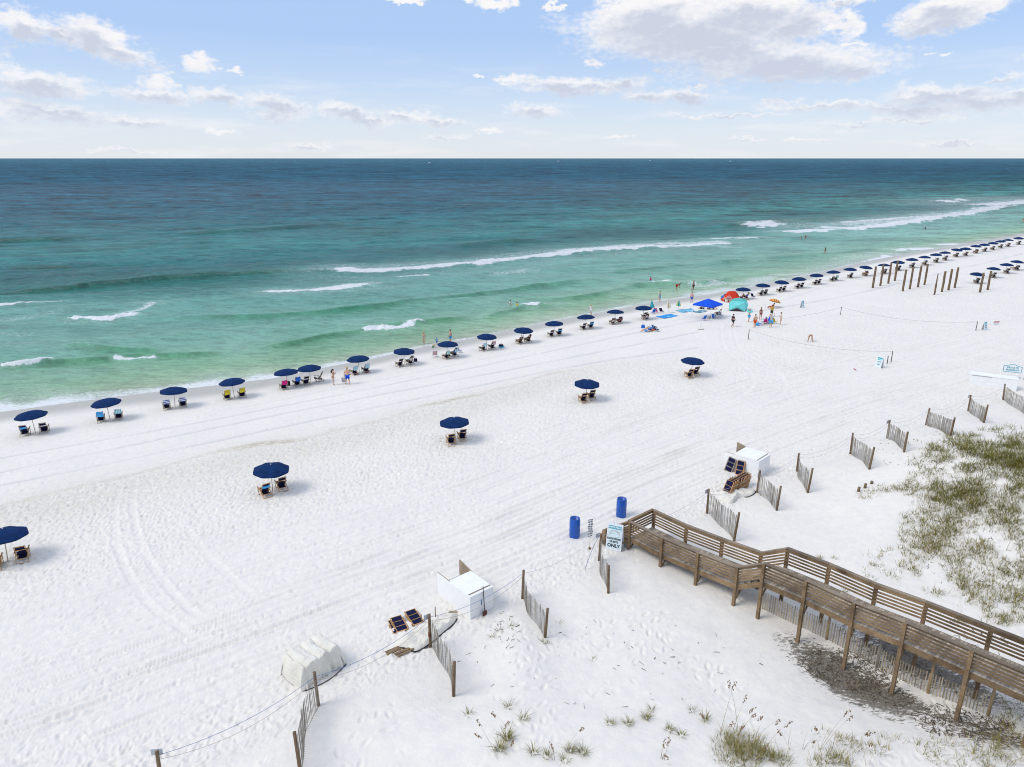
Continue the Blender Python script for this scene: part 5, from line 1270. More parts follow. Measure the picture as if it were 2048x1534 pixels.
# orange striped open umbrella, tilted
q = H(1546, 615); o = thing('beach_umbrella', 'small tilted orange and yellow striped umbrella shading a seated person', 'umbrella', q); o.rotation_euler = (R(-10), R(16), 0)
b = MB(); b.smooth = True; b.tube([(0, 0, -.05), (0, 0, 1.3)], .02, 6); b.build('pole', M['pole'], o); b = MB(); b.smooth = True; b.lathe([(.0, 1.32), (.4, 1.25), (.72, 1.08), (.85, .92), (.86, .88)], 16); b.build('canopy', M['umbstripe'], o)
# blankets and towels on the sand
def blanket(pts, mt, lab, name='beach_blanket'):
    w = [H(*q) for q in pts]; c_ = sum(w, Vector()) / 4; b = MB(); b.smooth = True; ph = random.uniform(0, 6)
    def f(a, e_):
        p_ = (w[0] * (1 - a) + w[1] * a) * (1 - e_) + (w[3] * (1 - a) + w[2] * a) * e_
        return Vector((p_.x + .05 * math.sin(e_ * 9 + ph), p_.y + .05 * math.sin(a * 8 + ph), gz(p_.x, p_.y) + .035 + .025 * math.sin(a * 11 + e_ * 7 + ph))) - c_
    b.sheet(f, 10, 10); tag(b.build(name, mt, None, c_), lab, 'blanket')
pat = simple('patterned_blue_print', (.16, .42, .66), .9, .75, 2.2, .1); pat2 = simple('patterned_teal_print', (.14, .30, .34), .9, .6, 3., .1); pat3 = simple('bright_blue_print', (.05, .30, .72), .9, .55, 1.6, .1)
blanket([(1310, 633), (1340, 628), (1358, 632), (1328, 638)], pat3, 'bright blue patterned blanket lying on the sand left of the canopy')
blanket([(1350, 621), (1383, 617), (1390, 622), (1366, 626)], pat, 'pale blue patterned blanket by the yellow and teal closed umbrella'); blanket([(1384, 624), (1404, 620), (1416, 622.5), (1398, 626.5)], pat2, 'dark teal blanket lying just left of the canopy')
blanket([(1494, 600), (1496, 599), (1499, 600.5), (1497, 601)], M['yellow'], 'small yellow towel on the sand right of the red tent')
blanket([(998, 694), (1006, 691), (1009, 694), (1001, 697)], M['signteal'], 'small dark blue cloth beside the tenth waterline umbrella chairs')
# low camp chairs
def low_chair(px, py, rz, mt, lab, sc=1.):
    q = H(px, py); o = thing('camp_chair', lab, 'chair', q, R(rz)); o.scale = (sc,) * 3
    b = MB(); b.smooth = True
    for s in (-1, 1): b.tube([(s * .27, .30, 0), (s * .27, -.12, .26), (s * .27, -.42, .82)], .014, 5); b.tube([(s * .27, -.30, 0), (s * .27, .28, .27)], .014, 5); b.tube([(s * .28, .22, .27), (s * .28, .2, .44), (s * .28, -.25, .46)], .014, 5)
    b.tube([(-.27, -.42, .82), (.27, -.42, .82)], .014, 5); b.build('tube_frame', M['whiteg'], o)
    b = MB(); b.sheet(lambda a, e_: (-.25 + .5 * a, -.12 - .30 * e_, .25 + .58 * e_), 3, 4); b.build('backrest', mt, o)
    b = MB(); b.sheet(lambda a, e_: (-.25 + .5 * a, -.13 + .42 * e_, .24 + .03 * e_ - .03 * math.sin(3.1 * e_)), 3, 3); b.build('seat', mt, o)
low_chair(1407, 641, 25, M['blue2'], 'blue camp chair nearest the easel frame below the canopy'); low_chair(1426, 638, -35, M['blue2'], 'blue camp chair second from the left below the canopy'); low_chair(1441, 634, -50, M['grey'], 'pale grey camp chair by the right leg of the canopy')
low_chair(1306, 628, 20, M['blue2'], 'blue camp chair right of the fifteenth waterline umbrella'); low_chair(1312, 626, -30, M['pink'], 'hot pink camp chair beside the blue one by the fifteenth umbrella'); low_chair(1323, 626, -40, M['navy2'], 'navy camp chair between pink chair and cream closed umbrella')
low_chair(870, 714, 10, M['rw'], 'pink striped aluminium chair left of the ninth waterline umbrella'); low_chair(918, 706, -30, M['bw'], 'blue striped camp chair right of the ninth waterline umbrella')
low_chair(1506, 596, -60, M['navy2'], 'navy camp chair right of the umbrella behind the red tent')
for k, (px, py, rz, mt, w_) in enumerate([(1521, 650, 70, 'blue2', 'leftmost'), (1527, 647, 100, 'navy2', 'second'), (1532, 648, -40, 'pink', 'third, pink'), (1536, 646, 120, 'blue', 'fourth'), (1549, 647, -60, 'yellow', 'yellow, rightmost')]):
    low_chair(px, py, rz, M[mt], f'{w_} camp chair in the pile among the standing people')
# bags, ball, coolers
def bag(px, py, size, mt, lab, rz=0):
    q = H(px, py); o = thing('beach_bag', lab, 'bag', q, R(rz)); w_, d_, h_ = size; b = MB(); b.smooth = True
    b.add([(sx * w_ * f, sy * d_ * f, z) for z, f in ((0, .48), (h_ * .5, .5), (h_, .40)) for sx, sy in ((-1, -1), (1, -1), (1, 1), (-1, 1))], [(0, 3, 2, 1), (8, 9, 10, 11)] + [(i * 4 + k, i * 4 + (k + 1) % 4, i * 4 + 4 + (k + 1) % 4, i * 4 + 4 + k) for i in range(2) for k in range(4)]); b.build('body', mt, o)
    b = MB(); b.smooth = True; b.tube([(-w_ * .25, 0, h_), (-w_ * .2, 0, h_ + .13), (w_ * .2, 0, h_ + .13), (w_ * .25, 0, h_)], .015, 5); b.build('handle', mt, o)
bag(577, 771, (.34, .25, .45), M['black'], 'black backpack standing beside the pink-towel chair'); bag(712, 749, (.55, .3, .12), M['purple'], 'maroon bag lying behind the left striped-towel chair', 20); bag(734, 745, (.5, .3, .14), M['purple'], 'maroon bag lying behind the right striped-towel chair', 20)
bag(831, 723, (.4, .3, .35), M['navy2'], 'dark bag behind the reading person in the white shirt'); bag(897, 712, (.4, .3, .35), M['black'], 'black bag between the chairs under the ninth waterline umbrella'); bag(1051, 681, (.45, .3, .25), M['pale'], 'white bag behind the chairs under the eleventh waterline umbrella')
bag(1286, 656, (.45, .35, .42), M['blue2'], 'blue bag left of the people lounging on the sand'); bag(1306, 661, (.5, .3, .2), M['orange'], 'small orange bag at the lounging people'); bag(1448, 600, (.9, .7, .7), M['blue2'], 'blue striped gear bag behind the canopy', 30); bag(1452, 598, (.6, .6, .8), M['navy2'], 'navy gear bag standing left of the red tent', 10)
bag(1404, 618, (.5, .35, .35), M['black'], 'black cooler bag under the canopy'); bag(1421, 617, (.45, .35, .4), M['red'], 'red cooler bag under the canopy'); bag(1453, 604.5, (.45, .35, .4), M['pale'], 'white bag in the mouth of the red tent'); bag(1514, 651, (.5, .35, .4), M['sky'], 'light blue bag left of the camp chairs among the group'); bag(1541, 648, (.6, .35, .4), M['teal'], 'teal bag behind the man in blue shorts'); bag(1002, 693, (.6, .4, .25), M['navy2'], 'dark bag right of the tenth waterline umbrella chairs')
q = H(866, 695); b = MB(); b.smooth = True
for k in range(6):
    b.mi = k
    for j in range(6):
        for i in range(3):
            a0, a1 = 2 * math.pi * (k + i / 3) / 6, 2 * math.pi * (k + (i + 1) / 3) / 6; t0, t1 = math.pi * j / 6, math.pi * (j + 1) / 6; f = lambda a, t_: (.21 * math.sin(t_) * math.cos(a), .21 * math.sin(t_) * math.sin(a), .21 * math.cos(t_))
            b.add([f(a0, t0), f(a0, t1), f(a1, t1), f(a1, t0)], [(0, 1, 2, 3)])
o = b.build('beach_ball', [M['orange'], M['yellow'], M['red'], M['pale'], M['green'], M['yellow']], None, q + Vector((0, 0, .2))); o.rotation_euler = (.5, .4, 0); tag(o, 'multicoloured beach ball at the water edge near the toddler', 'ball')

# ------------------------------------------------------------------ boats on the horizon
for k, (px, d_, s_, lab) in enumerate([(858, 3400, 15, 'white motor boat on the horizon left of centre'), (1117, 5200, 16, 'tiny white boat on the horizon right of centre'), (1300, 6500, 14, 'faint white boat on the horizon, third from the left'), (1461, 5200, 16, 'tiny white boat on the horizon, rightmost')]):
    x, y, _ = ray(px, 318); x, y = x / y * d_, d_; o = thing('motor_boat', lab, 'boat', (x, y, SEA_Z), R(80), None); b = MB()
    L, w_ = s_, s_ * .28
    b.add([(-w_ / 2, -L / 2, 1.6), (w_ / 2, -L / 2, 1.6), (w_ / 2, L * .2, 1.9), (0, L / 2, 2.4), (-w_ / 2, L * .2, 1.9), (-w_ * .4, -L / 2, -.3), (w_ * .4, -L / 2, -.3), (w_ * .4, L * .18, -.3), (0, L * .42, -.3), (-w_ * .4, L * .18, -.3)],
          [(0, 1, 2, 3, 4), (0, 5, 6, 1), (1, 6, 7, 2), (2, 7, 8, 3), (3, 8, 9, 4), (4, 9, 5, 0)]); b.build('hull', M['whiteg'], o)
    b = MB(); b.box((0, -L * .05, 2.9), (w_ * .7, L * .38, 2.2)); b.box((0, -L * .02, 4.6), (w_ * .6, L * .2, 1.2)); b.build('cabin', M['whiteg'], o)
# ------------------------------------------------------------------ people
def base_pose():
    return dict(pelvis=(0, 0, .94), waist=(0, .0, 1.08), chest=(0, -.005, 1.30), neck=(0, 0, 1.46), jaw=(0, .012, 1.55), head=(0, .01, 1.66),
        shL=(-.17, 0, 1.40), elL=(-.235, -.03, 1.12), wrL=(-.235, .05, .88), haL=(-.235, .07, .80), shR=(.17, 0, 1.40), elR=(.235, -.03, 1.12), wrR=(.235, .05, .88), haR=(.235, .07, .80),
        hiL=(-.09, 0, .90), knL=(-.10, .02, .49), anL=(-.105, -.03, .08), toL=(-.12, .12, .03), hiR=(.09, 0, .90), knR=(.10, .02, .49), anR=(.105, -.03, .08), toR=(.12, .12, .03))
def posed(kind):
    p = base_pose()
    if kind == 'walk': p.update(knL=(-.10, .17, .52), anL=(-.10, .14, .10), toL=(-.11, .29, .05), knR=(.10, .0, .49), anR=(.10, -.28, .12), toR=(.11, -.16, .03), elL=(-.23, -.10, 1.14), wrL=(-.22, -.06, .90), haL=(-.22, -.03, .83), elR=(.23, .06, 1.13), wrR=(.22, .22, .98), haR=(.22, .28, .93))
    if kind == 'phone': p.update(elL=(-.22, .02, 1.12), wrL=(-.09, .24, 1.24), haL=(-.05, .28, 1.29), elR=(.22, .02, 1.12), wrR=(.07, .24, 1.24), haR=(.04, .28, 1.30), head=(0, .05, 1.65))
    if kind == 'hips': p.update(elL=(-.36, -.05, 1.16), wrL=(-.17, .04, 1.02), haL=(-.13, .06, .99), elR=(.36, -.05, 1.16), wrR=(.17, .04, 1.02), haR=(.13, .06, .99))
    if kind == 'armsup': p.update(elL=(-.36, .05, 1.50), wrL=(-.20, .06, 1.74), haL=(-.16, .06, 1.80), elR=(.36, .05, 1.50), wrR=(.32, .06, 1.76), haR=(.33, .07, 1.85))
    if kind in ('bend', 'bow'):
        a = 1.9 if kind == 'bow' else 1.25
        c, s = math.cos(a), math.sin(a)
        for k in ('waist', 'chest', 'neck', 'jaw', 'head', 'shL', 'shR', 'elL', 'elR', 'wrL', 'wrR', 'haL', 'haR'):
            x, y, z = p[k]; y0, z0 = y, z - .94; p[k] = (x, y0 * c + z0 * s, .94 + z0 * c - y0 * s)
        for s_ in 'LR':
            x, y, z = p['sh' + s_]; q = -1 if s_ == 'L' else 1; p['el' + s_] = (x + q * .03, y + .05, z - .28); p['wr' + s_] = (x + q * .0, y + .12, max(z - .52, .16)); p['ha' + s_] = (x, y + .14, max(z - .60, .08))
        if kind == 'bow':
            p.update(knL=(-.20, .02, .48), anL=(-.27, -.03, .08), toL=(-.29, .12, .03), knR=(.20, .02, .48), anR=(.27, -.03, .08), toR=(.29, .12, .03))
    if kind in ('sit', 'recline'):
        for k in p: x, y, z = p[k]; p[k] = (x, y - .05, z - .56)
        lean = .55 if kind == 'sit' else 1.0
        c, s = math.cos(lean), math.sin(lean)
        for k in ('waist', 'chest', 'neck', 'jaw', 'head', 'shL', 'shR', 'elL', 'elR', 'wrL', 'wrR', 'haL', 'haR'):
            x, y, z = p[k]; z0 = z - .38; y0 = y + .05; p[k] = (x, -.05 + y0 * c - z0 * s, .38 + z0 * c + y0 * s)
        for s_, q in (('L', -1), ('R', 1)):
            p['hi' + s_] = (q * .09, -.03, .36); p['kn' + s_] = (q * .12, .40, .50); p['an' + s_] = (q * .12, .66, .12); p['to' + s_] = (q * .13, .80, .16)
            x, y, z = p['sh' + s_]; p['el' + s_] = (q * .26, y + .12, z - .26); p['wr' + s_] = (q * .22, y + .36, z - .26); p['ha' + s_] = (q * .20, y + .43, z - .25)
    if kind == 'lie':
        for k in p: x, y, z = p[k]; p[k] = (x, z - .9, .10 - y * .6)
        p.update(knL=(-.12, -.42, .34), knR=(.12, -.46, .30))
        p.update(haL=(-.28, -.02, .05), haR=(.28, -.02, .05))
    if kind == 'carry': p.update(knL=(-.13, .04, .49), anL=(-.20, .0, .08), toL=(-.22, .14, .03), knR=(.12, -.02, .49), anR=(.16, -.14, .09), toR=(.19, .0, .03), waist=(0, .04, 1.08), chest=(0, .09, 1.28), neck=(0, .15, 1.43), jaw=(0, .18, 1.51), head=(0, .2, 1.61),
                              shL=(-.20, .10, 1.38), shR=(.20, .10, 1.38), elL=(-.30, .08, 1.11), wrL=(-.30, .12, .86), haL=(-.30, .13, .78), elR=(.30, .12, 1.12), wrR=(.26, .26, .95), haR=(.24, .3, .9))
    if kind == 'swim': p.update(elL=(-.40, .12, 1.26), wrL=(-.55, .25, 1.18), haL=(-.62, .3, 1.16), elR=(.40, .12, 1.26), wrR=(.55, .25, 1.18), haR=(.62, .3, 1.16))
    return p
RAD = dict(pelvis=.155, waist=.135, chest=.162, neck=.058, jaw=.080, head=.098, sh=.070, el=.050, wr=.033, ha=.036, hi=.104, kn=.066, an=.042, to=.038)
EDG = [('pelvis', 'waist'), ('waist', 'chest'), ('chest', 'neck'), ('neck', 'jaw'), ('jaw', 'head'), ('chest', 'shL'), ('shL', 'elL'), ('elL', 'wrL'), ('wrL', 'haL'), ('chest', 'shR'), ('shR', 'elR'), ('elR', 'wrR'), ('wrR', 'haR'),
       ('pelvis', 'hiL'), ('hiL', 'knL'), ('knL', 'anL'), ('anL', 'toL'), ('pelvis', 'hiR'), ('hiR', 'knR'), ('knR', 'anR'), ('anR', 'toR')]
def skin(pts, edges, radii, root, sub=1):
    names = list(pts); me = bpy.data.meshes.new('skinbase'); me.from_pydata([pts[k] for k in names], [(names.index(a), names.index(b)) for a, b in edges], [])
    ob = bpy.data.objects.new('skinbase', me); col.objects.link(ob)
    sk = ob.modifiers.new('s', 'SKIN'); sk.use_smooth_shade = True
    for i, k in enumerate(names): r = radii[k]; me.skin_vertices[0].data[i].radius = r if isinstance(r, tuple) else (r, r); me.skin_vertices[0].data[i].use_root = (k == root)
    ss = ob.modifiers.new('u', 'SUBSURF'); ss.levels = sub; ss.render_levels = sub
    dg = bpy.context.evaluated_depsgraph_get(); ev = ob.evaluated_get(dg); out = bpy.data.meshes.new_from_object(ev)
    bpy.data.objects.remove(ob); bpy.data.meshes.remove(me)
    v = [tuple(q.co) for q in out.vertices]; f = [tuple(q.vertices) for q in out.polygons]; bpy.data.meshes.remove(out)
    return v, f
def rget(k, b=1., fem=False):
    key = k if k in RAD else k[:-1]; r = RAD[key] * (b if key in ('pelvis', 'waist', 'chest') else 1 + (b - 1) * .5)
    if fem and key == 'waist': r *= .84
    if fem and key in ('sh', 'el', 'chest'): r *= .88
    if key in ('pelvis', 'waist', 'chest'): return (r, r * .78)
    return r
SUBS = dict(shirt=[('waist', 'chest'), ('chest', 'shL'), ('shL', 'mL'), ('chest', 'shR'), ('shR', 'mR'), ('waist', 'pelvis')], shorts=[('pelvis', 'hiL'), ('hiL', 'tL'), ('pelvis', 'hiR'), ('hiR', 'tR')],
            brief=[('pelvis', 'hiL'), ('pelvis', 'hiR')], top=[('chest', 'cL'), ('chest', 'cR')], dress=[('chest', 'waist'), ('waist', 'pelvis'), ('pelvis', 'hem')], suit=[('chest', 'waist'), ('waist', 'pelvis'), ('pelvis', 'hiL'), ('pelvis', 'hiR')])
CACHE = {}
def person(px, py, face, kind, label, skin_m, hair='short', hair_m='hairb', wear=(), hgt=1.75, build=1.0, fem=False, hat=None, sink=0., at=None, group=None, z=None):
    if at is None:
        if sink: x, y = on_plane(px, py, SEA_Z); q = Vector((x, y, SEA_Z - sink))
        else: q = H(px, py)
    else: q = Vector(at)
    if z is not None: q.z = z
    o = thing('person', label, 'person', q, R(face), group); sc = hgt / 1.76; o.scale = (sc,) * 3
    key = (kind, build, fem)
    p = posed(kind)
    if fem:
        for s_, q_ in (('L', .02), ('R', -.02)):
            for j in ('sh', 'el'): x, y, zz = p[j + s_]; p[j + s_] = (x + q_, y, zz)
    if key not in CACHE:
        v, f = skin(p, EDG, {k: rget(k, build, fem) for k in p}, 'pelvis')
        CACHE[key] = (v, f)
    b = MB(); b.smooth = True; b.add(*CACHE[key])
    V_ = {k: Vector(a) for k, a in p.items()}
    up = (V_['head'] - V_['neck']).normalized(); fw = Vector((0, 1, 0)); fw = (fw - up * fw.dot(up)); fw = fw.normalized() if fw.length > .2 else Vector((0, 0, -1)); rt = fw.cross(up)
    hc = V_['head'] - up * .01; HM = Matrix((rt, fw, up)).transposed()
    b.ellipsoid(hc - up * .01, (.078, .098, .118), 14, 10, HM)                          # skull and face
    b.bar(hc + fw * .085 - up * .005, hc + fw * .118 - up * .035, .026, .022, up=rt)    # nose
    for s_ in (-1, 1): b.ellipsoid(hc + rt * s_ * .080 - up * .015, (.012, .022, .034), 6, 5, HM)
    b.ellipsoid(hc + fw * .088 - up * .075, (.026, .012, .009), 6, 4, HM)
    for s_, sg in (('L', -1), ('R', 1)):                                                # palm and fingers
        w, h = V_['wr' + s_], V_['ha' + s_]; d = (h - w).normalized(); sd = d.cross(Vector((sg, 0, .01))).normalized()
        for k, (o_, L) in enumerate(((-.027, .068), (-.009, .078), (.009, .074), (.026, .058))):
            a = h + sd * o_; b.tube([a, a + d * L * .55 - Vector((sg, 0, 0)) * .006, a + d * L - Vector((sg, 0, 0)) * .022], [.0095, .009, .007], 5)
        a = w.lerp(h, .45) + sd * .028; b.tube([a, a + sd * .026 + d * .03, a + sd * .030 + d * .062], [.011, .010, .008], 5)
    b.build('body', M[skin_m], o)
    e_ = MB()
    for s_ in (-1, 1): e_.ellipsoid(hc + fw * .090 + rt * s_ * .030 + up * .01, (.012, .008, .008), 6, 4, HM)
    e_.build('eyes', M['ink'], o)
    if hair != 'none':
        b = MB(); b.smooth = True; b.ellipsoid(hc - fw * .014 + up * .022, (.088, .102, .106), 14, 8, HM)
        if hair == 'long': b.tube([hc - fw * .08, hc - fw * .12 - up * .12, hc - fw * .13 - up * .26, hc - fw * .12 - up * .38], [.075, .085, .07, .03], 8)
        if hair == 'bun': b.ellipsoid(hc - fw * .10 + up * .08, (.05, .05, .05), 8, 6, HM)
        b.build('hair', M[hair_m], o)
    if hat:
        b = MB(); b.smooth = True
        if hat == 'straw': b.lathe([(.21, -.015), (.205, .0), (.10, .015), (.095, .09), (.06, .12), (0, .125)], 16)
        else: b.lathe([(.105, .0), (.10, .05), (.07, .09), (0, .10)], 12); b.box((0, .14, .005), (.14, .12, .012))
        ho = b.build('hat', M['straw'] if hat == 'straw' else M['pale' if hat == 'cap' else 'cream'], o); ho.location = hc + up * .055; ho.rotation_euler = HM.to_euler()
    for item, mt in wear:
        pp = dict(p)
        for s_ in 'LR':
            pp['m' + s_] = tuple(V_['sh' + s_].lerp(V_['el' + s_], .72)); pp['t' + s_] = tuple(V_['hi' + s_].lerp(V_['kn' + s_], .86)); pp['c' + s_] = tuple(V_['chest'].lerp(V_['sh' + s_], .45) + Vector((0, .02, -.03)))
        pp['hem'] = tuple(V_['hiL'].lerp(V_['knR'], .85)) if 'sit' not in kind else tuple(V_['knL'].lerp(V_['knR'], .5))
        ed = SUBS[item]; ks = []
        for a, c_ in ed:
            for k in (a, c_):
                if k not in ks: ks.append(k)
        def rr(k):
            if k[0] in 'm': return .074
            if k[0] == 't' and len(k) == 2: return .104 if item != 'shorts' or build <= 1 else .115
            if k[0] == 'c' and len(k) == 2: return .085
            if k == 'hem': return .19
            r = rget(k, build, fem); g = 1.10
            return tuple(x * g for x in r) if isinstance(r, tuple) else r * 1.14
        ck = (key, item)
        if ck not in CACHE: CACHE[ck] = skin({k: pp[k] for k in ks}, ed, {k: rr(k) for k in ks}, ks[0])
        b = MB(); b.smooth = True; b.add(*CACHE[ck]); b.build({'brief': 'swim_bottom', 'top': 'bikini_top', 'suit': 'swimsuit'}.get(item, item), M[mt], o)
    return o
person(667, 770, -75, 'phone', 'long-haired woman in pale pink bikini standing in profile', 's1', 'long', 'hairb', [('brief', 'bikini'), ('top', 'bikini')], 1.68, .88, True)
man = person(696, 769, 15, 'carry', 'shirtless man in straw hat and blue shorts carrying a grey bag', 's1', 'short', 'hairy', [('shorts', 'blue')], 1.80, 1.2, hat='straw')
q = H(689, 768); b = MB(); b.smooth = False; b.add([(-.20, -.12, .18), (.2, -.12, .18), (.2, .12, .18), (-.2, .12, .18), (-.24, -.13, .62), (.24, -.13, .62), (.24, .13, .62), (-.24, .13, .62)], [(0, 1, 2, 3), (4, 7, 6, 5), (0, 4, 5, 1), (1, 5, 6, 2), (2, 6, 7, 3), (3, 7, 4, 0)])
b.tube([(-.12, 0, .62), (-.08, 0, .80), (.08, 0, .80), (.12, 0, .62)], .015, 5); bag_o = b.build('tote_bag', M['grey'], None, q + Vector((-.05, .12, 0))); tag(bag_o, 'grey tote bag held by the man in the straw hat', 'bag')
person(848, 689, 180, 'walk', 'blonde woman in dark and white swimsuit walking at the water edge', 's1', 'bun', 'hairy', [('suit', 'bw')], 1.66, .95, True)
person(873.6, 690, 20, 'hips', 'toddler in blue shirt standing at the water edge', 's1', 'short', 'hairb', [('shirt', 'sky'), ('shorts', 'blue2')], .98, 1.1)
person(901, 687, 60, 'stand', 'tall thin man in blue shorts behind the ninth waterline umbrella', 's1', 'short', 'hairb', [('shorts', 'sky')], 1.80, .95)
person(1021, 609, 70, 'swim', 'swimmer in white shirt waist deep, left of the pair', 's1', 'short', 'hairb', [('shirt', 'pale')], 1.75, 1, sink=1.0)
person(1034, 613, -60, 'swim', 'swimmer in pale yellow shirt waist deep, right of the pair', 's2', 'short', 'hairb', [('shirt', 'yellow')], 1.75, 1, sink=1.0)
person(1181.5, 631, 165, 'hips', 'blonde woman in white top standing at the edge behind the thirteenth umbrella', 's1', 'short', 'hairy', [('shirt', 'pale'), ('shorts', 'pale')], 1.68, .95, True)
person(1300.7, 566, 40, 'hips', 'dark-haired woman in pink and blue swimwear knee deep in the waves', 's2', 'bun', 'hairb', [('shirt', 'pink'), ('brief', 'sky')], 1.68, .95, True, sink=.45)
person(1353, 579, -80, 'bend', 'person in red shirt bending over in the shallows', 's2', 'short', 'hairb', [('shirt', 'purple'), ('shorts', 'red')], 1.70, 1.1, sink=.12)
person(1386.4, 580, 100, 'stand', 'tall man in the shallows behind a child', 's3', 'short', 'hairb', [('shorts', 'navy2')], 1.82, 1, sink=.10)
person(1383, 584, 90, 'stand', 'child in green shorts in the shallows before the tall man', 's1', 'short', 'hairb', [('shorts', 'teal')], 1.15, .95, sink=.1)
person(1319, 603.5, 30, 'stand', 'person wrapped in a bright blue towel at the water edge', 's1', 'short', 'hairb', [('dress', 'sky')], 1.70, 1.0, True)
person(1382.8, 605.5, 150, 'stand', 'person in pink shirt and navy shorts standing left of the canopy', 's2', 'short', 'hairb', [('shirt', 'bikini'), ('shorts', 'blue2')], 1.74, .95)
person(1465, 654, -70, 'walk', 'man in navy shirt and shorts walking alone toward the group', 's2', 'short', 'hairb', [('shirt', 'navy2'), ('shorts', 'black')], 1.76, 1.0)
person(1497, 644, -120, 'armsup', 'person in blue shorts holding a teal swim ring on the shoulders', 's1', 'short', 'hairb', [('shorts', 'sky'), ('shirt', 'grey')], 1.74, 1.0)
q = H(1497, 644); b = MB(); b.smooth = True; n1_, n2_ = 18, 8
vs = [((.33 + .11 * math.cos(2 * math.pi * j / n2_)) * math.cos(2 * math.pi * i / n1_), (.33 + .11 * math.cos(2 * math.pi * j / n2_)) * math.sin(2 * math.pi * i / n1_), .11 * math.sin(2 * math.pi * j / n2_)) for i in range(n1_) for j in range(n2_)]
b.add(vs, [(i * n2_ + j, ((i + 1) % n1_) * n2_ + j, ((i + 1) % n1_) * n2_ + (j + 1) % n2_, i * n2_ + (j + 1) % n2_) for i in range(n1_) for j in range(n2_)])
rg = b.build('swim_ring', M['teal2'], None, q + Vector((0, 0, 1.52))); rg.rotation_euler = (.15, .1, 0); tag(rg, 'inflatable teal swim ring resting on a persons shoulders', 'swim ring')
person(1509, 655, 20, 'hips', 'shirtless man in bright orange shorts with his back to the camera', 's1', 'short', 'hairb', [('shorts', 'orange')], 1.80, 1.05)
person(1520.5, 639, 160, 'stand', 'tanned long-haired woman in dark bikini standing in the group', 's2', 'long', 'hairb', [('brief', 'purple'), ('top', 'purple')], 1.72, .9, True)
person(1542.5, 634, 170, 'phone', 'man in yellow and black shirt behind the man in blue shorts', 's2', 'short', 'hairb', [('shirt', 'yellow'), ('shorts', 'black')], 1.72, 1.0)
person(1541, 655, 5, 'armsup', 'man in cap, grey shirt and bright blue shorts raising his arms', 's1', 'short', 'hairb', [('shirt', 'grey'), ('shorts', 'sky')], 1.80, 1.1, hat='cap')
person(1560.6, 650, 75, 'bend' if False else 'phone', 'person in long cream shirt standing right of the group', 's1', 'short', 'hairb', [('shirt', 'cream'), ('dress', 'cream')], 1.74, .9)
person(1543, 617, 30, 'sit', 'person in orange seated under the small striped umbrella', 's3', 'short', 'hairb', [('shirt', 'orange'), ('shorts', 'orange')], 1.70, 1.0, z=gz(*hit(1543, 617)) - .15)
person(1620, 684, -20, 'bow', 'person bending right over on the open sand with legs apart', 's2', 'short', 'hairb', [('shirt', 'pale')], 1.74, .9)
person(1650, 506, -30, 'walk', 'woman in dark swimsuit wading alone in the shallows', 's2', 'long', 'hairb', [('suit', 'navy2')], 1.70, .9, True, sink=.3)
person(1602, 478, 60, 'hips', 'swimmer in dark shirt waist deep, left of a pair far out', 's2', 'short', 'hairb', [('shirt', 'navy2')], 1.72, 1, sink=.9)
person(1611, 476.5, -60, 'hips', 'swimmer in maroon shirt waist deep, right of a pair far out', 's2', 'short', 'hairb', [('shirt', 'purple')], 1.74, 1, sink=.75)
person(1594.5, 443.5, 0, 'swim', 'distant swimmer in white near the far breakers', 's1', 'short', 'hairb', [('shirt', 'pale')], 1.7, 1, sink=1.05)
person(1850.5, 457.5, 0, 'swim', 'lone distant swimmer in dark clothes off the far umbrellas', 's3', 'short', 'hairb', [('shirt', 'navy2')], 1.7, 1, sink=1.05)
person(2046, 444, 0, 'stand', 'distant person standing at the right edge of the photo in the water', 's2', 'short', 'hairb', [('shorts', 'cream')], 1.75, 1, sink=.3)
# people in the chairs
def sitter(ui, side, kind, label, sm_, wear, **kw):
    x, y = U_SEEN[ui - 1]; A = shore_angle(x); a, bb = (-.68, -.15) if side < 0 else (.68, -.15)
    if ui == 9: a, bb = (.95, .1)
    if ui == 15: a, bb = (-.2, -.6) if side < 0 else (.55, .3)
    if ui > 21: a, bb = (-.42, -.35) if side < 0 else (.50, .1)
    cx = x + a * math.cos(A) - bb * math.sin(A); cy = y + a * math.sin(A) + bb * math.cos(A)
    fz = math.degrees(A + (R(-14) if 11 < ui < 16 else 0) + (R(-25) if ui > 16 else 0))
    person(0, 0, fz, kind, label, sm_, 'short', kw.pop('hm', 'hairb'), wear, at=(cx, cy, gz(cx, cy) + .02), **kw)
sitter(8, 1, 'sit', 'person in white shirt reading in the right chair under the eighth waterline umbrella', 's2', [('shirt', 'pale'), ('shorts', 'navy2')])
sitter(9, 1, 'sit', 'person in dark blue shirt seated at the ninth waterline umbrella', 's2', [('shirt', 'blue2'), ('shorts', 'navy2')])
sitter(11, -1, 'sit', 'person in black seated left under the eleventh waterline umbrella', 's2', [('shirt', 'black'), ('shorts', 'black')], hat='cap'); sitter(11, 1, 'sit', 'person in black seated right under the eleventh waterline umbrella', 's1', [('shirt', 'black'), ('shorts', 'black')])
sitter(14, -1, 'recline', 'person in dark clothes reclining left under the fourteenth waterline umbrella', 's1', [('shirt', 'grey'), ('shorts', 'navy2')]); sitter(14, 1, 'recline', 'person in maroon reclining right under the fourteenth waterline umbrella', 's2', [('shirt', 'purple'), ('shorts', 'purple')])
sitter(15, -1, 'recline', 'person reclining under the fifteenth waterline umbrella', 's1', [('shirt', 'grey'), ('shorts', 'blue2')]); sitter(16, -1, 'sit', 'person in red sitting behind the teal tent', 's2', [('shirt', 'purple'), ('shorts', 'navy2')]); sitter(16, 1, 'sit', 'person in cap sitting right of the red tent', 's2', [('shirt', 'blue2'), ('shorts', 'navy2')], hat='straw')
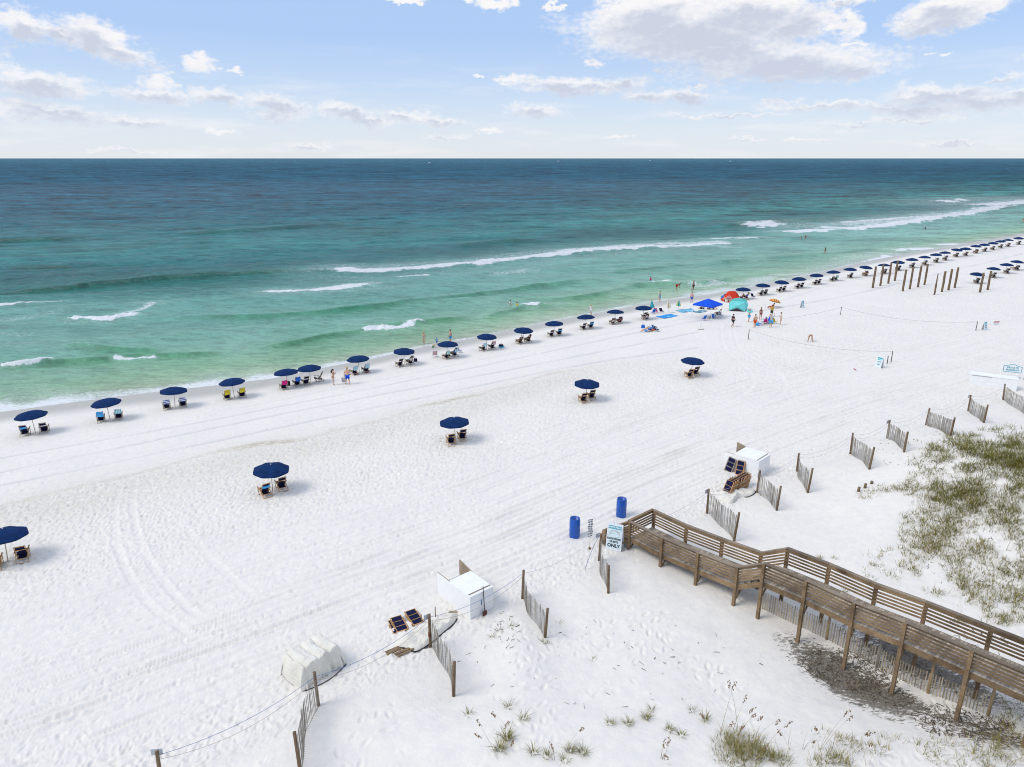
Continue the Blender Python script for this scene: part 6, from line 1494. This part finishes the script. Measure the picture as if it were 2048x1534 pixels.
sitter(23, -1, 'recline', 'sunbather reclining left under the twenty-third waterline umbrella', 's2', [('shorts', 'navy2')]); sitter(23, 1, 'recline', 'sunbather in blue right under the twenty-third waterline umbrella', 's1', [('suit', 'sky')])
sitter(24, 1, 'recline', 'sunbather in orange swimwear behind the leftmost pilings', 's2', [('brief', 'orange')]); sitter(25, 1, 'recline', 'tanned sunbather under the twenty-fifth waterline umbrella', 's2', [('brief', 'red')]); sitter(30, 1, 'recline', 'sunbather in red under the thirtieth waterline umbrella', 's2', [('suit', 'purple')])
sitter(32, -1, 'recline', 'sunbather in dark clothes under the thirty-second waterline umbrella', 's3', [('suit', 'navy2')])
x, y = on_ground_at_height(2034, 523, 1.7); person(0, 0, 15, 'recline', 'tanned sunbather in red under the rightmost upper-row umbrella', 's2', 'long', 'hairb', [('suit', 'red')], fem=True, at=(x - .6, y - .1, gz(x - .6, y - .1) + .02))
for k, (px, py, f, w_, lab) in enumerate([(1406, 618, 60, 'red', 'person in red sitting in the shade of the canopy, leftmost'), (1417, 619, -30, 'pale', 'person in white sitting in the shade of the canopy, middle'), (1426, 619, -90, 'red', 'person in bright red sitting in the shade of the canopy, rightmost'), (1428, 636.5, 55, 'teal', 'person seated in the second blue chair below the canopy'),
                               (1435, 630, 60, 'teal', 'red-haired person in teal top seated beside the canopy leg'), (1451, 604, 200, 'cream', 'person in cream sitting in the mouth of the red tent, left'), (1457, 604.5, 160, 'purple', 'person in maroon sitting in the mouth of the red tent, right')]):
    x, y = hit(px, py); person(0, 0, f, 'sit', lab, ('s1', 's2')[k % 2], 'short', 'hairr' if k == 4 else 'hairb', [('shirt', w_), ('shorts', 'navy2')], 1.7, .95, at=(x, y, gz(x, y) - .14))
for k, (px, py, f, w_, lab) in enumerate([(1293, 664, 75, 'sky', 'person in light blue lying on the sand nearest the camera, left'), (1300, 661, 70, 'blue2', 'person in dark blue lying on the sand, middle of the group'), (1303, 658, 80, 'sky', 'person in blue lying on the sand, furthest of the group')]):
    x, y = hit(px, py); person(0, 0, f - 150, 'lie', lab, 's1', 'long', 'hairb', [('suit', w_), ('shorts', w_)], 1.68, .95, True, at=(x, y, gz(x, y) + .04))
low_chair(1313, 663, -75, M['navy2'], 'navy camp chair standing behind the lounging people'); low_chair(1309, 661, -60, M['blue2'], 'blue camp chair among the lounging people')
# ------------------------------------------------------------------ dune plants
def grass_mat(name, a, b_, c):
    m, t, b = mat(name)
    v = t.attr('tone').outputs['Fac']
    t.put(b.inputs['Base Color'], t.ramp(v, [(0, a), (.55, b_), (1, c)])); b.inputs['Roughness'].default_value = .7; b.inputs['Specular IOR Level'].default_value = .2
    return m
GM = grass_mat('dune_grass_blades', (.125, .125, .014), (.225, .20, .035), (.44, .33, .14))
SM_ = grass_mat('sea_oat_stalks', (.17, .13, .06), (.26, .20, .10), (.25, .165, .085))
class Tuft:
    def __init__(s): s.v = []; s.f = []; s.t = []
    def blade(s, p, d, L, w, droop, tone, seg=3):
        base = len(s.v); x, y, z = p; dx, dy = d; wx, wy = -dy * w, dx * w
        for k in range(seg + 1):
            u = k / seg; ho = L * (u * .35 + droop * u * u); ve = L * (u - droop * .75 * u * u) * .95; ww = (1 - u) ** .6 if k < seg else 0.12
            cx, cy, cz = x + dx * ho, y + dy * ho, z + ve
            s.v += [(cx - wx * ww, cy - wy * ww, cz), (cx + wx * ww, cy + wy * ww, cz)]; s.t += [tone, tone]
        for k in range(seg): a = base + 2 * k; s.f.append((a, a + 1, a + 3, a + 2))
    def clump(s, x, y, n, L, spread, dry=.35, w=.008, z=None):
        z0 = gz(x, y) - .02 if z is None else z
        wind = random.uniform(-.5, .5)
        for _ in range(n):
            a = random.uniform(0, 6.283); r = spread * math.sqrt(random.random()); px, py = x + r * math.cos(a), y + r * math.sin(a)
            a2 = a + random.uniform(-.7, .7); l = L * random.uniform(.55, 1.1)
            s.blade((px, py, z0), (math.cos(a2), math.sin(a2)), l, w * random.uniform(.7, 1.3), random.uniform(.15, .65), min(1, max(0, random.gauss(dry, .25))))
    def oat(s, x, y, L, z=None, droop=.12):
        z0 = gz(x, y) - .02 if z is None else z; a = random.uniform(0, 6.283); d = (math.cos(a), math.sin(a))
        s.blade((x, y, z0), d, L, .009, droop, .55, 5)
        u = 1.; ho = L * (.35 * u + droop); tz = z0 + L * (1 - droop * .75) * .95; tx, ty = x + d[0] * ho, y + d[1] * ho
        for k in range(9):
            f = k / 9; q = random.uniform(0, 6.28); l = .11 * (1 - f * .4); bx, by, bz = tx - d[0] * .16 * f * 1.1, ty - d[1] * .16 * f * 1.1, tz - .30 * f
            e_ = len(s.v); ex, ey, ez = bx + math.cos(q) * l * .5, by + math.sin(q) * l * .5, bz - l * .5
            s.v += [(bx, by, bz), (ex - .03, ey, ez + .02), (ex, ey, ez - l * .45), (ex + .03, ey, ez + .02)]; s.t += [.95] * 4; s.f.append((e_, e_ + 1, e_ + 2, e_ + 3))
    def build(s, name, m, loc=(0, 0, 0)):
        me = bpy.data.meshes.new(name); me.from_pydata(s.v, [], s.f); me.materials.append(m)
        at = me.attributes.new('tone', 'FLOAT', 'POINT'); at.data.foreach_set('value', np.array(s.t, np.float32)); me.update()
        o = bpy.data.objects.new(name, me); col.objects.link(o); o.location = loc; return o
random.seed(11)
T = Tuft()
def fbm1(x, y, s_, o_=3): return float(fbm(np.array(float(x)), np.array(float(y)), s_, o_))
# dense green crest, loose middle, sparse fringes (photo areas: cx, cy, rx, ry, density)
AREAS = [(2040, 893, 100, 26, 170, .50, .18), (1975, 905, 90, 22, 120, .48, .22), (1915, 912, 45, 14, 30, .42, .25), (2080, 940, 90, 40, 90, .5, .25), (1870, 928, 40, 12, 22, .4, .3), (1845, 893, 25, 7, 9, .35, .3), (1905, 873, 12, 5, 8, .35, .2),
         (1930, 960, 30, 25, 42, .42, .3), (1990, 950, 60, 22, 60, .42, .25), (2030, 985, 50, 25, 55, .42, .3), (1890, 985, 28, 14, 46, .45, .3), (1880, 1000, 22, 14, 24, .45, .3), (1935, 1000, 30, 16, 46, .40, .25), (1985, 1010, 60, 30, 60, .42, .35), (2040, 1040, 40, 40, 60, .42, .35),
         (1960, 1060, 60, 26, 60, .40, .4), (1880, 1050, 30, 30, 42, .42, .4), (1860, 1085, 26, 14, 30, .38, .5), (1925, 1085, 60, 24, 60, .38, .45), (2010, 1100, 50, 40, 60, .4, .4), (1980, 1150, 70, 40, 50, .38, .4), (1855, 1165, 18, 12, 18, .45, .45), (1930, 1180, 30, 20, 16, .36, .4),
         (2020, 1210, 40, 25, 22, .38, .4), (1860, 1185, 14, 8, 8, .40, .4), (1815, 975, 20, 6, 22, .36, .4), (1770, 978, 16, 5, 10, .3, .5), (1730, 990, 14, 5, 7, .28, .6), (1755, 1120, 60, 14, 12, .34, .6), (1690, 1118, 20, 8, 4, .26, .6), (1780, 1145, 50, 12, 12, .34, .55),
         (1520, 1505, 45, 10, 52, .42, .35), (1470, 1520, 40, 14, 20, .42, .4), (1600, 1520, 50, 12, 34, .38, .4), (1690, 1500, 40, 14, 20, .34, .45), (1740, 1525, 50, 14, 36, .38, .45), (1560, 1490, 60, 8, 16, .3, .5), (1800, 1500, 60, 20, 12, .3, .5), (1640, 1480, 40, 12, 8, .28, .6),
         (1480, 1480, 40, 12, 20, .36, .5), (2000, 1480, 50, 40, 36, .38, .5), (2030, 1440, 40, 30, 20, .34, .5), (1930, 1515, 70, 20, 24, .36, .5), (2040, 1400, 20, 20, 8, .3, .5)]
for cx, cy, rx, ry, n, L, dry in AREAS:
    n_ = int(n * 1.9)
    for _ in range(n_):
        a = random.uniform(0, 6.283); r = math.sqrt(random.random()) * 1.1; px, py = cx + 1.25 * rx * r * math.cos(a), cy + 1.45 * ry * r * math.sin(a)
        x, y = hit(px, py)
        if fbm1(x * .7, y * .7, 701) < .42: continue
        if px < 2000 and abs((x - P0.x) * nv.x + (y - P0.y) * nv.y - WID / 2) < WID / 2 + .2 and (x - P0.x) * un.x + (y - P0.y) * un.y > -.3: continue
        near_ = py > 1400
        T.clump(x, y, random.randint(9, 17) if dry < .28 else random.randint(5, 10), L * random.uniform(.7, 1.3), .20 if dry > .28 else .28, dry + random.uniform(-.15, .2), .0115 if not near_ else .0085)
# thin scatter everywhere on the right-hand dune
for _ in range(3000):
    px, py = random.uniform(1800, 2220), random.uniform(880, 1250)
    if px < 1800 + max(0, (1010 - py)) * .25 + max(0, py - 1100) * .5: continue
    x, y = hit(px, py)
    if fbm1(x * .5, y * .5, 733) < .43: continue
    T.clump(x, y, random.randint(3, 9), random.uniform(.22, .52), .14, .42, .010)
for _ in range(170):
    px, py = random.choice([(random.uniform(1420, 1560), random.uniform(1478, 1530)), (random.uniform(1560, 1760), random.uniform(1485, 1534)), (random.uniform(1840, 2040), random.uniform(1090, 1230)), (random.uniform(1840, 2048), random.uniform(940, 1100))])
    x, y = hit(px, py); T.blade((x, y, gz(x, y) - .02), (random.uniform(-1, 1), random.uniform(-.6, .6)), random.uniform(.55, 1.05), .009, random.uniform(.03, .25), random.uniform(.6, 1), 4)
g = T.build('dune_grass', GM); g['kind'] = 'stuff'; g['label'] = 'olive and straw dune grass scattered over the right-hand dunes'; print('grass faces', len(T.f))
# seed stalks: sea oats standing alone, one thing each
OATS = [(985, 1502, 62, 3), (1012, 1452, 38, 1), (1010, 1508, 34, 1), (1143, 1490, 62, 1), (1325, 1520, 38, 2), (1440, 1470, 90, 2), (1452, 1478, 84, 2), (1467, 1476, 76, 2), (1476, 1470, 86, 2), (1500, 1495, 74, 1), (1528, 1500, 80, 1), (1578, 1500, 66, 1), (1605, 1498, 70, 1), (1640, 1500, 82, 2), (1665, 1498, 84, 2), (1690, 1500, 70, 1), (1710, 1505, 60, 1), (1425, 1500, 80, 1), (1107, 1520, 30, 1), (1340, 1530, 30, 1), (1512, 1520, 40, 1)]
wh = ['far left of the bottom grasses', 'beyond the left tufts', 'low beside the left tufts', 'alone left of centre above a double tuft', 'alone at the bottom centre', 'leftmost tall one of the big bottom clump', 'second tall one of the big bottom clump', 'third tall one of the big bottom clump', 'fourth tall one of the big bottom clump', 'leaning right of the big bottom clump',
      'right of the big bottom clump before the debris', 'below the dark litter patch, leftmost', 'below the dark litter patch, second', 'with drooping head below the dark litter, third', 'with drooping head below the dark litter, fourth', 'below the litter patch, fifth', 'below the litter patch, rightmost', 'at the left fringe of the big bottom clump', 'tiny at the bottom edge left', 'tiny at the bottom edge centre', 'short at the foot of the big bottom clump']
for k, ((px, py, hp, n), w_) in enumerate(zip(OATS, wh)):
    q = H(px, py); h = (z_for(q.x, q.y, py - hp) - q.z); t_ = Tuft()
    for j in range(n): t_.oat(random.uniform(-.06, .06) * n, random.uniform(-.06, .06), h * random.uniform(.85, 1.08), z=-.02, droop=random.uniform(.05, .25))
    for j in range(3): a = random.uniform(0, 6.28); t_.blade((0, 0, -.02), (math.cos(a), math.sin(a)), h * random.uniform(.25, .5), .006, .4, .5)
    o = t_.build('sea_oats', SM_, q); tag(o, f'sea oat stalk with brown seed head, {w_}', 'sea oats', 'sea oats at the bottom of the photo')
TF = [(1000, 1500, 16, .42), (1014, 1478, 26, .46), (1047, 1438, 12, .34), (1068, 1508, 12, .36), (1093, 1514, 12, .34), (1016, 1415, 7, .34), (937, 1430, 7, .30), (1140, 1503, 18, .34), (1166, 1507, 18, .32), (1130, 1522, 9, .26), (1220, 1448, 10, .28), (1256, 1448, 16, .28), (1291, 1436, 16, .30), (1303, 1420, 7, .26), (1338, 1462, 12, .26), (1362, 1472, 11, .26), (1383, 1422, 6, .24), (1410, 1440, 12, .36),
      (1090, 1285, 9, .28), (1000, 1262, 5, .22), (1022, 1255, 5, .24), (985, 1275, 5, .2), (1187, 1320, 4, .2), (1118, 1245, 4, .2), (1640, 1118, 10, .26), (1745, 1130, 10, .30), (1668, 1118, 6, .22), (1690, 1182, 8, .26)]
tn = ['leftmost green tuft at the bottom edge', 'tallest tuft of the left bottom group', 'upright tuft right of the left bottom group', 'arching tuft at the bottom edge right of the left group', 'arching tuft next to the last in the left group', 'small tuft highest up in the left group', 'sparse tuft right of the lone fence end post', 'left half of the double tuft under a lone oat', 'right half of the double tuft under a lone oat', 'low tuft under the double tuft', 'leftmost of the middle row of tufts', 'second of the middle row of tufts', 'third of the middle row of tufts', 'small tuft above the middle row',
      'fourth of the middle row of tufts', 'fifth of the middle row of tufts', 'tiny tuft right above the middle row', 'tuft at the left edge of the big bottom clump', 'dry tuft at the foot of the fence right of the shovel box', 'tiny tuft in the hollow below the shovel box', 'tiny tuft nearest the shovel box hollow', 'tiny tuft at the left of the hollow', 'tiny lone tuft on the open dune slope', 'tiny tuft on the sand between fences', 'tuft just behind the boardwalk bend', 'tuft behind the rail right of the bend', 'sparse tuft behind the rail', 'tuft close behind the boardwalk rail']
for (px, py, n, L), w_ in zip(TF, tn):
    q = H(px, py); t_ = Tuft(); t_.clump(0, 0, int(n * 2.6), L * 1.3, .12, .40, .010, z=-.02); t_.clump(.14, .04, n // 2, L * .7, .08, .6, .007, z=-.02)
    o = t_.build('grass_tuft', GM, q); tag(o, w_, 'grass tuft', 'separate grass tufts on the bare sand')
# dark plant litter lying under and beside the boardwalk
L_ = Tuft(); rr = random.Random(4)
for cx, cy, rx, ry, n in [(1690, 1340, 90, 40, 650), (1760, 1385, 70, 24, 420), (1800, 1330, 90, 40, 260), (1930, 1450, 90, 26, 380), (1990, 1470, 50, 30, 200), (1880, 1430, 60, 20, 160), (1960, 1290, 60, 40, 90), (1870, 900, 150, 40, 160), (1950, 1080, 120, 110, 240), (1200, 1330, 330, 90, 60), (1010, 1260, 30, 40, 30)]:
    for _ in range(n):
        a = rr.uniform(0, 6.283); r = math.sqrt(rr.random()); x, y = hit(cx + rx * r * math.cos(a), cy + ry * r * math.sin(a) + (r * math.cos(a)) * rx * .25 * (cx < 1850 and cx > 1600))
        z0 = gz(x, y) + .01; a2 = rr.uniform(0, 3.14); l = rr.uniform(.03, .14); w = rr.uniform(.006, .016); e_ = len(L_.v); ca, sa = math.cos(a2), math.sin(a2)
        L_.v += [(x - ca * l - sa * w, y - sa * l + ca * w, z0), (x + ca * l - sa * w, y + sa * l + ca * w, z0 + rr.uniform(0, .05)), (x + ca * l + sa * w, y + sa * l - ca * w, z0 + rr.uniform(0, .05)), (x - ca * l + sa * w, y - sa * l - ca * w, z0)]
        L_.f.append((e_, e_ + 1, e_ + 2, e_ + 3)); L_.t += [rr.random()] * 4
g = L_.build('plant_litter', grass_mat('dead_plant_litter', (.06, .05, .035), (.13, .105, .075), (.24, .19, .13))); g['kind'] = 'stuff'; g['label'] = 'dark dead twigs and plant litter around the boardwalk'
